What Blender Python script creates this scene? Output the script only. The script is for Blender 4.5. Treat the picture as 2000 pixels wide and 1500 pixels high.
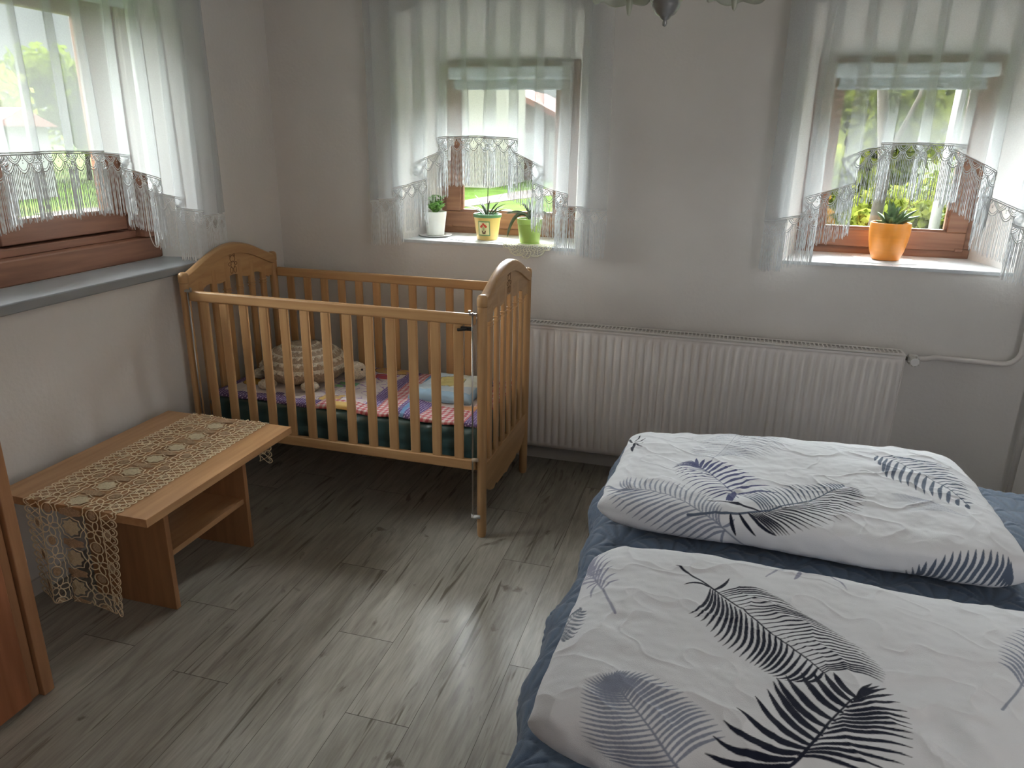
import bpy, bmesh, math, random
import numpy as np
from mathutils import Vector, Matrix, noise
random.seed(7); rng = np.random.default_rng(7)
for o in list(bpy.data.objects): bpy.data.objects.remove(o, do_unlink=True)
SC = bpy.context.scene; COL = SC.collection
PI = math.pi
# ------------------------------------------------------------------ camera
cd = bpy.data.cameras.new('camera'); cam = bpy.data.objects.new('camera', cd); COL.objects.link(cam)
cd.sensor_fit = 'HORIZONTAL'; cd.sensor_width = 36.0; cd.lens = 36.0*1437.6/2000.0
cd.clip_start = 0.02; cd.clip_end = 300
R_ = Vector((0.96087563, 0.27652162, 0.01593153)); U_ = Vector((-0.10225223, 0.30068162, 0.94822732)); F_ = Vector((-0.25741503, 0.91275756, -0.3171926))
M = Matrix(((R_.x, U_.x, -F_.x), (R_.y, U_.y, -F_.y), (R_.z, U_.z, -F_.z))).to_4x4()
M.translation = Vector((2.11568, -3.24404, 1.48799)); cam.matrix_world = M
SC.camera = cam
# ------------------------------------------------------------------ colour management
SC.view_settings.view_transform = 'Standard'; SC.view_settings.look = 'None'
SC.view_settings.gamma = 1; SC.view_settings.use_curve_mapping = False
SC.view_settings.exposure = 0.56
# ------------------------------------------------------------------ world: overcast sky, brighter overhead
W = bpy.data.worlds.new('overcast_sky'); SC.world = W; W.use_nodes = True
wn = W.node_tree; wn.nodes.clear()
def N(nt, t, **kw):
    n = nt.nodes.new(t)
    for k, v in kw.items(): setattr(n, k, v)
    return n
out = N(wn, 'ShaderNodeOutputWorld'); bg = N(wn, 'ShaderNodeBackground'); tc = N(wn, 'ShaderNodeTexCoord'); sp = N(wn, 'ShaderNodeSeparateXYZ')
rmp = N(wn, 'ShaderNodeValToRGB')
wn.links.new(tc.outputs['Generated'], sp.inputs[0]); wn.links.new(sp.outputs['Z'], rmp.inputs[0])
e = rmp.color_ramp.elements
e[0].position = 0.0; e[0].color = (0.16, 0.17, 0.17, 1); e[1].position = 0.9; e[1].color = (1.9, 2.05, 2.25, 1)
m_ = e.new(0.22); m_.color = (0.24, 0.26, 0.27, 1)
wn.links.new(rmp.outputs[0], bg.inputs[0]); bg.inputs[1].default_value = 3.3
wn.links.new(bg.outputs[0], out.inputs[0])
# ------------------------------------------------------------------ soft daylight from the two window sides
def sun(name, d, energy, angle, col):
    l = bpy.data.lights.new(name, 'SUN'); l.energy = energy; l.angle = math.radians(angle); l.color = col
    o = bpy.data.objects.new(name, l); COL.objects.link(o)
    o.rotation_euler = Vector(d).to_track_quat('-Z', 'Y').to_euler(); o.location = (0, 4, 6)
    return o
sun('daylight_north', (0.10, -0.86, -0.50), 52.0, 80, (0.97, 0.98, 1.0))
sun('daylight_west', (0.84, 0.12, -0.54), 15.0, 70, (1.0, 0.98, 0.97))

# fill lamp added by the right wall to brighten the room; no door there
la = bpy.data.lights.new('room_fill', 'AREA'); la.shape = 'RECTANGLE'; la.size = 1.3; la.size_y = 1.5; la.energy = 14; la.color = (1.0, .955, .91)
lo = bpy.data.objects.new('room_fill', la); COL.objects.link(lo); lo.location = (3.9, -3.1, 1.5); lo.rotation_euler = Vector((-1, .42, -.05)).to_track_quat('-Z', 'Y').to_euler()
# ------------------------------------------------------------------ helpers
def link(nt, a, b): nt.links.new(a, b)
def mat(name, col, rough=0.5, noise_amt=0.0, scale=8.0, stretch=(1, 1, 1), bump=0.0, bscale=None, metal=0.0, spec=0.5, coat=0.0, col2=None, detail=4, coords='Object'):
    m = bpy.data.materials.new(name); m.use_nodes = True; nt = m.node_tree; p = nt.nodes['Principled BSDF']
    p.inputs['Base Color'].default_value = (*col, 1); p.inputs['Roughness'].default_value = rough
    p.inputs['Metallic'].default_value = metal; p.inputs['Specular IOR Level'].default_value = spec
    p.inputs['Coat Weight'].default_value = coat
    t = N(nt, 'ShaderNodeTexCoord'); mp = N(nt, 'ShaderNodeMapping'); mp.inputs['Scale'].default_value = stretch
    link(nt, t.outputs[coords], mp.inputs[0])
    if noise_amt or col2:
        nz = N(nt, 'ShaderNodeTexNoise'); nz.inputs['Scale'].default_value = scale; nz.inputs['Detail'].default_value = detail
        link(nt, mp.outputs[0], nz.inputs['Vector'])
        r = N(nt, 'ShaderNodeValToRGB'); el = r.color_ramp.elements
        c2 = col2 if col2 else tuple(max(0, c*(1-noise_amt)) for c in col)
        c1 = tuple(min(1, c*(1+noise_amt*.5)) for c in col) if not col2 else col
        el[0].position = .35; el[0].color = (*c2, 1); el[1].position = .65; el[1].color = (*c1, 1)
        link(nt, nz.outputs['Fac'], r.inputs[0]); link(nt, r.outputs[0], p.inputs['Base Color'])
    if bump:
        nb = N(nt, 'ShaderNodeTexNoise'); nb.inputs['Scale'].default_value = bscale or scale; nb.inputs['Detail'].default_value = 3
        link(nt, mp.outputs[0], nb.inputs['Vector'])
        b = N(nt, 'ShaderNodeBump'); b.inputs['Strength'].default_value = bump; b.inputs['Distance'].default_value = .01
        link(nt, nb.outputs['Fac'], b.inputs['Height']); link(nt, b.outputs[0], p.inputs['Normal'])
    return m
def wood(name, c1, c2, axis, rough=0.4, scale=9, coat=0.0, bump=.05):
    st = [14, 14, 14]; st[axis] = 1.0
    m = mat(name, c1, rough, 0, scale*.35, tuple(st), bump, scale*.6, coat=coat, col2=c2, detail=6)
    return m
def attr_mat(name, rough=.8, bump=0, bscale=300, sheen=0):
    m = bpy.data.materials.new(name); m.use_nodes = True; nt = m.node_tree; p = nt.nodes['Principled BSDF']
    a = N(nt, 'ShaderNodeAttribute', attribute_name='print'); link(nt, a.outputs['Color'], p.inputs['Base Color'])
    p.inputs['Roughness'].default_value = rough; p.inputs['Specular IOR Level'].default_value = .2
    p.inputs['Sheen Weight'].default_value = sheen
    if bump:
        t = N(nt, 'ShaderNodeTexCoord'); nb = N(nt, 'ShaderNodeTexNoise'); nb.inputs['Scale'].default_value = bscale
        link(nt, t.outputs['Object'], nb.inputs['Vector'])
        b = N(nt, 'ShaderNodeBump'); b.inputs['Strength'].default_value = bump; b.inputs['Distance'].default_value = .003
        link(nt, nb.outputs['Fac'], b.inputs['Height']); link(nt, b.outputs[0], p.inputs['Normal'])
    return m
def tag(o, label=None, cat=None, group=None, kind=None):
    if label: o['label'] = label
    if cat: o['category'] = cat
    if group: o['group'] = group
    if kind: o['kind'] = kind
    return o
def empty(name, loc, label, cat, group=None, kind=None):
    o = bpy.data.objects.new(name, None); COL.objects.link(o); o.location = loc; o.empty_display_size = .05
    return tag(o, label, cat, group, kind)
def setparent(o, parent):
    if parent is not None:
        o.parent = parent
        # mesh data is written in world space; bring it into the parent's space
        w = Vector((0, 0, 0)); q = parent
        while q is not None: w += q.location; q = q.parent
        o.location = -w
class MB:
    def __init__(s): s.v = []; s.f = []
    def add(s, vs, fs):
        n = len(s.v); s.v += [tuple(v) for v in vs]; s.f += [tuple(i+n for i in f) for f in fs]; return s
    def box(s, a, b):
        (x0, y0, z0), (x1, y1, z1) = a, b
        return s.add([(x0, y0, z0), (x1, y0, z0), (x1, y1, z0), (x0, y1, z0), (x0, y0, z1), (x1, y0, z1), (x1, y1, z1), (x0, y1, z1)],
                     [(0, 3, 2, 1), (4, 5, 6, 7), (0, 1, 5, 4), (1, 2, 6, 5), (2, 3, 7, 6), (3, 0, 4, 7)])
    def tube(s, pts, r, n=6, closed=False, cap=True):
        pts = [Vector(p) for p in pts]; L = len(pts)
        rr = r if hasattr(r, '__len__') else [r]*L
        vs = []; fs = []; prev = None
        for i, p in enumerate(pts):
            if closed: t = pts[(i+1) % L]-pts[i-1]
            else: t = pts[min(i+1, L-1)]-pts[max(i-1, 0)]
            if t.length < 1e-9: t = Vector((0, 0, 1))
            t.normalize()
            if prev is None:
                a = Vector((0, 0, 1)) if abs(t.z) < .9 else Vector((1, 0, 0))
                u = t.cross(a).normalized()
            else:
                u = (prev-t*prev.dot(t))
                u = u.normalized() if u.length > 1e-6 else t.cross(Vector((0, 0, 1))).normalized()
            prev = u; w = t.cross(u)
            for k in range(n):
                an = 2*PI*k/n; vs.append(p+(u*math.cos(an)+w*math.sin(an))*rr[i])
        for i in range(L if closed else L-1):
            j = (i+1) % L
            for k in range(n):
                k2 = (k+1) % n; fs.append((i*n+k, i*n+k2, j*n+k2, j*n+k))
        if cap and not closed:
            fs.append(tuple(range(n))[::-1]); fs.append(tuple((L-1)*n+k for k in range(n)))
        return s.add(vs, fs)
    def lathe(s, c, prof, n=32, cap=True):
        # prof: list of (r, z) bottom->top, c: base centre
        vs = []; fs = []
        for r, z in prof:
            for k in range(n):
                a = 2*PI*k/n; vs.append((c[0]+r*math.cos(a), c[1]+r*math.sin(a), c[2]+z))
        for i in range(len(prof)-1):
            for k in range(n):
                k2 = (k+1) % n; fs.append((i*n+k, i*n+k2, (i+1)*n+k2, (i+1)*n+k))
        if cap:
            fs.append(tuple(range(n))[::-1]); fs.append(tuple((len(prof)-1)*n+k for k in range(n)))
        return s.add(vs, fs)
    def prism(s, poly, axis, a, b):
        # poly: 2D outline; axis 0: (y,z) extruded in x ; 1: (x,z) in y ; 2: (x,y) in z
        def P(p, t): return (t, p[0], p[1]) if axis == 0 else ((p[0], t, p[1]) if axis == 1 else (p[0], p[1], t))
        n = len(poly); vs = [P(p, a) for p in poly]+[P(p, b) for p in poly]
        fs = [tuple(range(n))[::-1], tuple(range(n, 2*n))]+[(i, (i+1) % n, n+(i+1) % n, n+i) for i in range(n)]
        return s.add(vs, fs)
    def build(s, name, m, parent=None, smooth=False, bevel=0, seg=2, fix=True):
        me = bpy.data.meshes.new(name); me.from_pydata(s.v, [], s.f); me.update()
        if fix:
            bm = bmesh.new(); bm.from_mesh(me); bmesh.ops.recalc_face_normals(bm, faces=bm.faces); bm.to_mesh(me); bm.free()
        o = bpy.data.objects.new(name, me); COL.objects.link(o)
        me.materials.append(m)
        if smooth:
            for p in me.polygons: p.use_smooth = True
        if bevel:
            md = o.modifiers.new('bevel', 'BEVEL'); md.width = bevel; md.segments = seg; md.limit_method = 'ANGLE'; md.angle_limit = math.radians(35)
            for p in me.polygons: p.use_smooth = True
            md.harden_normals = True
        setparent(o, parent)
        return o
def grid_obj(name, P, m, parent=None, colors=None, solid=0, flip=False):
    # P: (H,W,3) numpy array of points
    H, Wd = P.shape[:2]; me = bpy.data.meshes.new(name)
    me.vertices.add(H*Wd); me.vertices.foreach_set('co', P.reshape(-1).astype(np.float32))
    idx = np.arange(H*Wd).reshape(H, Wd)
    q = np.stack([idx[:-1, :-1], idx[:-1, 1:], idx[1:, 1:], idx[1:, :-1]], -1).reshape(-1, 4)
    if flip: q = q[:, ::-1]
    me.loops.add(q.size); me.loops.foreach_set('vertex_index', q.reshape(-1).astype(np.int32))
    me.polygons.add(len(q)); me.polygons.foreach_set('loop_start', (np.arange(len(q))*4).astype(np.int32))
    me.polygons.foreach_set('loop_total', np.full(len(q), 4, np.int32)); me.update(calc_edges=True)
    me.polygons.foreach_set('use_smooth', np.ones(len(q), bool))
    if colors is not None:
        ca = me.color_attributes.new('print', 'FLOAT_COLOR', 'POINT')
        c = np.ones((H*Wd, 4), np.float32); c[:, :3] = colors.reshape(-1, 3); ca.data.foreach_set('color', c.reshape(-1))
    me.materials.append(m); me.validate()
    o = bpy.data.objects.new(name, me); COL.objects.link(o)
    if solid:
        md = o.modifiers.new('solid', 'SOLIDIFY'); md.thickness = solid; md.offset = -1
    setparent(o, parent); return o
# smooth value noise on numpy arrays
def vnoise(x, y, seed=0):
    r = np.random.default_rng(seed); T = r.random((256, 256))
    xi = np.floor(x).astype(int); yi = np.floor(y).astype(int); fx = x-xi; fy = y-yi
    fx = fx*fx*fx*(fx*(fx*6-15)+10); fy = fy*fy*fy*(fy*(fy*6-15)+10); g = lambda a, b: T[a % 256, b % 256]
    return (g(xi, yi)*(1-fx)*(1-fy)+g(xi+1, yi)*fx*(1-fy)+g(xi, yi+1)*(1-fx)*fy+g(xi+1, yi+1)*fx*fy)*2-1
def fbm(x, y, seed=0, o=4):
    s = 0; a = 1
    for k in range(o): s = s+a*vnoise(x*2**k+k*17.3, y*2**k+k*9.1, seed+k); a *= .5
    return s
# ------------------------------------------------------------------ materials
M_wall = mat('painted_plaster', (.74, .715, .69), .92, .04, 3, bump=.15, bscale=60, spec=.2)
M_ceil = mat('ceiling_paint', (.7, .7, .68), .95, .02, 3)
M_sill_grey = mat('grey_painted_sill', (.30, .32, .34), .26, .06, 5)
M_tile = mat('white_sill_tile', (.82, .85, .87), .25, .05, 6)
M_frame = wood('brown_window_wood', (.30, .145, .085), (.20, .09, .052), 0, .45)
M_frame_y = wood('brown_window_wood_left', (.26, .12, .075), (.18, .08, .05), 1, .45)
M_beech = wood('beech_x', (.56, .34, .16), (.46, .26, .115), 0, .38)
M_beech_y = wood('beech_y', (.56, .34, .16), (.46, .26, .115), 1, .38)
M_beech_z = wood('beech_z', (.56, .34, .16), (.46, .26, .115), 2, .38)
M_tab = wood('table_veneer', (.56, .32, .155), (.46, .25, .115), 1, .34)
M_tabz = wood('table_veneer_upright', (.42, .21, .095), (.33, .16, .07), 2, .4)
M_ward = wood('wardrobe_veneer', (.40, .155, .07), (.30, .11, .045), 2, .45)
M_wardl = wood('wardrobe_edge', (.42, .21, .10), (.32, .15, .07), 2, .4)
M_dark = mat('dark_gap', (.02, .017, .015), .9)
M_rad = mat('radiator_enamel', (.78, .74, .715), .35, .02, 5)
M_white = mat('white_plastic', (.75, .74, .72), .35, .02, 5)
M_metal = mat('steel', (.45, .44, .42), .3, .05, 20, metal=1)
M_dmetal = mat('grey_lamp_metal', (.30, .30, .30), .35, .05, 9, metal=.7)
M_teal = mat('teal_mattress_cover', (.055, .115, .120), .34, .15, 6, bump=.4, bscale=18, spec=.6)
M_thread = mat('white_lace_thread', (.80, .82, .83), .8, .05, 60)
M_cotton = mat('white_cotton', (.82, .83, .84), .9, .03, 30, bump=.3, bscale=200)
M_lace_tan = mat('tan_lace_thread', (.86, .72, .50), .85, .12, 50)
M_lace_cream = mat('cream_lace_patch', (.78, .66, .45), .9, .08, 150, bump=.5, bscale=300)
M_chain = mat('bead_chain', (.62, .55, .50), .5, .1, 60)
def sheer(name):
    m = bpy.data.materials.new(name); m.use_nodes = True; nt = m.node_tree; nt.nodes.clear()
    o = N(nt, 'ShaderNodeOutputMaterial'); tr = N(nt, 'ShaderNodeBsdfTransparent'); tl = N(nt, 'ShaderNodeBsdfTranslucent'); df = N(nt, 'ShaderNodeBsdfDiffuse')
    m1 = N(nt, 'ShaderNodeMixShader'); m2 = N(nt, 'ShaderNodeMixShader'); lw = N(nt, 'ShaderNodeLayerWeight'); lw.inputs['Blend'].default_value = .35
    mr = N(nt, 'ShaderNodeMapRange'); mr.inputs['To Min'].default_value = .34; mr.inputs['To Max'].default_value = .97
    t = N(nt, 'ShaderNodeTexCoord'); nz = N(nt, 'ShaderNodeTexNoise'); nz.inputs['Scale'].default_value = 260
    ad = N(nt, 'ShaderNodeMath', operation='MULTIPLY_ADD'); ad.inputs[1].default_value = .10
    link(nt, t.outputs['Object'], nz.inputs['Vector']); link(nt, nz.outputs['Fac'], ad.inputs[0])
    tl.inputs[0].default_value = (.60, .62, .63, 1); df.inputs[0].default_value = (.90, .92, .94, 1)
    m1.inputs[0].default_value = .40; link(nt, tl.outputs[0], m1.inputs[1]); link(nt, df.outputs[0], m1.inputs[2])
    link(nt, lw.outputs['Facing'], mr.inputs['Value']); link(nt, mr.outputs[0], ad.inputs[2]); link(nt, ad.outputs[0], m2.inputs[0])
    link(nt, tr.outputs[0], m2.inputs[1]); link(nt, m1.outputs[0], m2.inputs[2]); link(nt, m2.outputs[0], o.inputs[0])
    return m
M_sheer = sheer('sheer_voile')
def glass(name):
    m = bpy.data.materials.new(name); m.use_nodes = True; nt = m.node_tree; nt.nodes.clear()
    o = N(nt, 'ShaderNodeOutputMaterial'); tr = N(nt, 'ShaderNodeBsdfTransparent'); gl = N(nt, 'ShaderNodeBsdfGlossy'); gl.inputs['Roughness'].default_value = .02
    fr = N(nt, 'ShaderNodeFresnel'); fr.inputs['IOR'].default_value = 1.3; mx = N(nt, 'ShaderNodeMixShader')
    tr.inputs[0].default_value = (.95, .97, .96, 1)
    link(nt, fr.outputs[0], mx.inputs[0]); link(nt, tr.outputs[0], mx.inputs[1]); link(nt, gl.outputs[0], mx.inputs[2]); link(nt, mx.outputs[0], o.inputs[0])
    return m
M_glass = glass('window_glass')
def frosted(name, col):
    m = bpy.data.materials.new(name); m.use_nodes = True; nt = m.node_tree; nt.nodes.clear()
    o = N(nt, 'ShaderNodeOutputMaterial'); tr = N(nt, 'ShaderNodeBsdfTranslucent'); gl = N(nt, 'ShaderNodeBsdfPrincipled'); mx = N(nt, 'ShaderNodeMixShader')
    tr.inputs[0].default_value = (*col, 1); gl.inputs['Base Color'].default_value = (*col, 1); gl.inputs['Roughness'].default_value = .25
    mx.inputs[0].default_value = .5; link(nt, tr.outputs[0], mx.inputs[1]); link(nt, gl.outputs[0], mx.inputs[2]); link(nt, mx.outputs[0], o.inputs[0])
    return m
M_shade = frosted('frosted_glass', (.75, .77, .70))

# ================================================================== ROOM SHELL
XR, YB, ZC = 4.05, -4.3, 2.45
# floor: one mesh of laminate planks
def floor_mat():
    m = bpy.data.materials.new('grey_oak_laminate'); m.use_nodes = True; nt = m.node_tree; p = nt.nodes['Principled BSDF']
    a = N(nt, 'ShaderNodeAttribute', attribute_name='print'); t = N(nt, 'ShaderNodeTexCoord')
    sep = N(nt, 'ShaderNodeSeparateColor'); link(nt, a.outputs['Color'], sep.inputs[0])
    off = N(nt, 'ShaderNodeCombineXYZ'); mu = N(nt, 'ShaderNodeMath', operation='MULTIPLY'); mu.inputs[1].default_value = 37.0
    link(nt, sep.outputs[0], mu.inputs[0]); link(nt, mu.outputs[0], off.inputs[2])
    va = N(nt, 'ShaderNodeVectorMath', operation='ADD'); link(nt, t.outputs['Object'], va.inputs[0]); link(nt, off.outputs[0], va.inputs[1])
    def nz(sc, st, det, dist=0):
        mp = N(nt, 'ShaderNodeMapping'); mp.inputs['Scale'].default_value = st; link(nt, va.outputs[0], mp.inputs[0])
        n = N(nt, 'ShaderNodeTexNoise'); n.inputs['Scale'].default_value = sc; n.inputs['Detail'].default_value = det; n.inputs['Distortion'].default_value = dist
        link(nt, mp.outputs[0], n.inputs['Vector']); return n.outputs['Fac']
    def ramp(s, stops):
        r = N(nt, 'ShaderNodeValToRGB'); el = r.color_ramp.elements
        el[0].position = stops[0][0]; el[0].color = (*stops[0][1], 1); el[1].position = stops[-1][0]; el[1].color = (*stops[-1][1], 1)
        for q, c in stops[1:-1]: k = el.new(q); k.color = (*c, 1)
        link(nt, s, r.inputs[0]); return r.outputs[0]
    def mul(a_, b_):
        x = N(nt, 'ShaderNodeMix', data_type='RGBA', blend_type='MULTIPLY'); x.inputs[0].default_value = 1
        link(nt, a_, x.inputs[6]); link(nt, b_, x.inputs[7]); return x.outputs[2]
    base = ramp(nz(5, (6, .9, 1), 6, .6), [(.3, (.30, .275, .235)), (.5, (.40, .375, .325)), (.7, (.47, .445, .385))])
    fine = ramp(nz(22, (7, .5, 1), 5, .2), [(.3, (.80, .79, .77)), (.6, (1, 1, 1))])
    crack = ramp(nz(3.1, (11, .55, 1), 7, 1.3), [(.30, (.36, .33, .29)), (.345, (.62, .60, .57)), (.39, (1, 1, 1))])
    knot = ramp(nz(4.2, (1.6, .75, 1), 5, 2.6), [(.27, (.45, .42, .38)), (.34, (1, 1, 1))])
    c = mul(mul(mul(base, fine), crack), knot)
    pl = N(nt, 'ShaderNodeMapRange'); pl.inputs['To Min'].default_value = .86; pl.inputs['To Max'].default_value = 1.1; link(nt, sep.outputs[1], pl.inputs['Value'])
    x = N(nt, 'ShaderNodeMix', data_type='RGBA', blend_type='MULTIPLY'); x.inputs[0].default_value = 1; link(nt, c, x.inputs[6])
    cb = N(nt, 'ShaderNodeCombineColor');
    for i in range(3): link(nt, pl.outputs[0], cb.inputs[i])
    link(nt, cb.outputs[0], x.inputs[7])
    # seam (blue channel = 1 in the seams)
    y = N(nt, 'ShaderNodeMix', data_type='RGBA'); link(nt, sep.outputs[2], y.inputs[0]); link(nt, x.outputs[2], y.inputs[6]); y.inputs[7].default_value = (.07, .055, .04, 1)
    link(nt, y.outputs[2], p.inputs['Base Color'])
    b = N(nt, 'ShaderNodeBump'); b.inputs['Strength'].default_value = .12; b.inputs['Distance'].default_value = .004
    bw = N(nt, 'ShaderNodeRGBToBW'); link(nt, c, bw.inputs[0]); link(nt, bw.outputs[0], b.inputs['Height']); link(nt, b.outputs[0], p.inputs['Normal'])
    p.inputs['Roughness'].default_value = .33; p.inputs['Specular IOR Level'].default_value = .65
    return m
def build_floor():
    joints = {1: -1.51, 2: -1.81, 3: -1.15, 4: -1.506, 5: -1.812, 6: -.947, 7: -1.497, 8: -.7}
    vs = []; fs = []; cols = []
    def quad(x0, x1, y0, y1, z, c):
        n = len(vs); vs.extend([(x0, y0, z), (x1, y0, z), (x1, y1, z), (x0, y1, z)]); fs.append((n, n+1, n+2, n+3)); cols.extend([c]*4)
    g = .0011; L = 1.232; k = -2
    quad(-.02, XR, YB, .01, -.0015, (0, .5, 1))
    while .327+.186*k < XR:
        x0, x1 = .327+.186*k, .327+.186*(k+1)
        j = joints.get(k, random.random()*L)
        y = j-L*4
        while y < .02:
            a, b = max(y+g, YB), min(y+L-g, .01)
            xa, xb = max(x0+g*.7, -.02), min(x1-g*.7, XR)
            if b > a and xb > xa: quad(xa, xb, a, b, 0, (random.random(), random.random(), 0))
            y += L
        k += 1
    me = bpy.data.meshes.new('floor'); me.from_pydata(vs, [], fs)
    ca = me.color_attributes.new('print', 'FLOAT_COLOR', 'CORNER')
    ca.data.foreach_set('color', np.array([(*c, 1) for c in cols], np.float32).reshape(-1))
    me.materials.append(floor_mat()); o = bpy.data.objects.new('floor', me); COL.objects.link(o); o['kind'] = 'structure'
build_floor()

def plane_holes(name, outer, holes, to3, m):
    # polygon with holes -> triangulated sheet ; to3 maps 2D->3D
    bm = bmesh.new(); edges = []
    for loop in [outer]+holes:
        vs = [bm.verts.new(to3(p)) for p in loop]
        for i in range(len(vs)): edges.append(bm.edges.new((vs[i], vs[(i+1) % len(vs)])))
    bmesh.ops.triangle_fill(bm, use_beauty=True, use_dissolve=False, edges=edges)
    return bm
SZ = 1.024      # back sill height
NICHES = [(1.065, .415, .345), (2.775, .42, .352)]     # centre x, half width at wall, half width at the frame
D = .33         # depth of the frames
def niche_front(c, hw):
    pts = [(c-hw, SZ), (c+hw, SZ)]
    n = 16
    for i in range(n+1):
        t = 1-2*i/n; pts.append((c+hw*t, 1.975+.095*(1-t*t)))
    return pts
def wall_back():
    outer = [(-.45, -.05), (XR, -.05), (XR, ZC), (-.45, ZC)]
    bm = plane_holes('wb', outer, [niche_front(c, hw) for c, hw, fw in NICHES], lambda p: (p[0], 0, p[1]), M_wall)
    def V(p): return bm.verts.new(p)
    for c, hw, fw in NICHES:
        f = niche_front(c, hw); n = len(f)
        # back outline: matching number of points on the frame rectangle
        b = [(c-fw, SZ), (c+fw, SZ)]+[(c+fw*(1-2*i/16), 1.832) for i in range(17)]
        fv = [V((p[0], 0, p[1])) for p in f]; bv = [V((p[0], D+.002, p[1])) for p in b]
        ov = [V((p[0], .5, p[1])) for p in b]
        for i in range(n):
            j = (i+1) % n
            bm.faces.new((fv[i], fv[j], bv[j], bv[i])); bm.faces.new((bv[i], bv[j], ov[j], ov[i]))
    # outside skin
    outer = [(-.45, -.05), (XR, -.05), (XR, ZC), (-.45, ZC)]
    b2 = plane_holes('x', outer, [[(c-fw, SZ), (c+fw, SZ), (c+fw, 1.832), (c-fw, 1.832)] for c, hw, fw in NICHES], lambda p: (p[0], .5, p[1]), M_wall)
    bmesh.ops.remove_doubles(bm, verts=bm.verts, dist=1e-5)
    bmesh.ops.recalc_face_normals(bm, faces=bm.faces)
    me = bpy.data.meshes.new('tmp'); b2.to_mesh(me); bm.from_mesh(me); b2.free()
    me2 = bpy.data.meshes.new('wall_back'); bm.to_mesh(me2); bm.free(); me2.materials.append(M_wall)
    o = bpy.data.objects.new('wall_back', me2); COL.objects.link(o); o['kind'] = 'structure'
wall_back()
# left wall with its recess (opening runs y -0.55 .. -2.05)
LSZ = .98; LY0, LY1 = -.60, -1.97; LD = -.21; LZT = 2.06
def wall_left():
    fo = [(-.555, LSZ), (-2.02, LSZ), (-2.02, 2.02)]+[(-1.2875-.7325*math.cos(PI*i/16), 2.02+.11*math.sin(PI*i/16)) for i in range(1, 16)]+[(-.555, 2.02)]
    bk = [(LY0, LSZ), (LY1, LSZ), (LY1, LZT)]+[(LY1+(LY0-LY1)*i/16, LZT) for i in range(1, 16)]+[(LY0, LZT)]
    bm = plane_holes('wl', [(YB, -.05), (.0, -.05), (.0, ZC), (YB, ZC)], [fo], lambda p: (0, p[0], p[1]), M_wall)
    fv = [bm.verts.new((0, *p)) for p in fo]; bv = [bm.verts.new((LD-.002, *p)) for p in bk]; ov = [bm.verts.new((-.45, *p)) for p in bk]
    n = len(fo)
    for i in range(n):
        j = (i+1) % n
        bm.faces.new((fv[i], fv[j], bv[j], bv[i])); bm.faces.new((bv[i], bv[j], ov[j], ov[i]))
    bmesh.ops.remove_doubles(bm, verts=bm.verts, dist=1e-5); bmesh.ops.recalc_face_normals(bm, faces=bm.faces)
    b2 = plane_holes('x', [(YB, -.05), (.5, -.05), (.5, ZC), (YB, ZC)], [[(LY0, LSZ), (LY1, LSZ), (LY1, LZT), (LY0, LZT)]], lambda p: (-.45, p[0], p[1]), M_wall)
    me = bpy.data.meshes.new('tmp'); b2.to_mesh(me); bm.from_mesh(me); b2.free()
    me2 = bpy.data.meshes.new('wall_left'); bm.to_mesh(me2); bm.free(); me2.materials.append(M_wall)
    o = bpy.data.objects.new('wall_left', me2); COL.objects.link(o); o['kind'] = 'structure'
wall_left()
MB().box((XR, YB, -.05), (XR+.1, .5, ZC)).build('wall_right', M_wall)['kind'] = 'structure'
MB().box((-.45, YB-.1, -.05), (XR+.1, YB, ZC)).build('wall_front', M_wall)['kind'] = 'structure'
MB().box((-.5, YB-.1, ZC), (XR+.1, .55, ZC+.1)).build('ceiling', M_ceil)['kind'] = 'structure'
MB().box((0.0, -.014, 0), (XR, 0, .055)).build('baseboard_back', mat('baseboard_white', (.60, .57, .53), .5, .04, 8), bevel=.003)['kind'] = 'structure'
MB().box((0.0, -1.95, 0), (.014, -.016, .055)).build('baseboard_left', mat('baseboard_white_left', (.60, .57, .53), .5, .04, 8), bevel=.003)['kind'] = 'structure'

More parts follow.
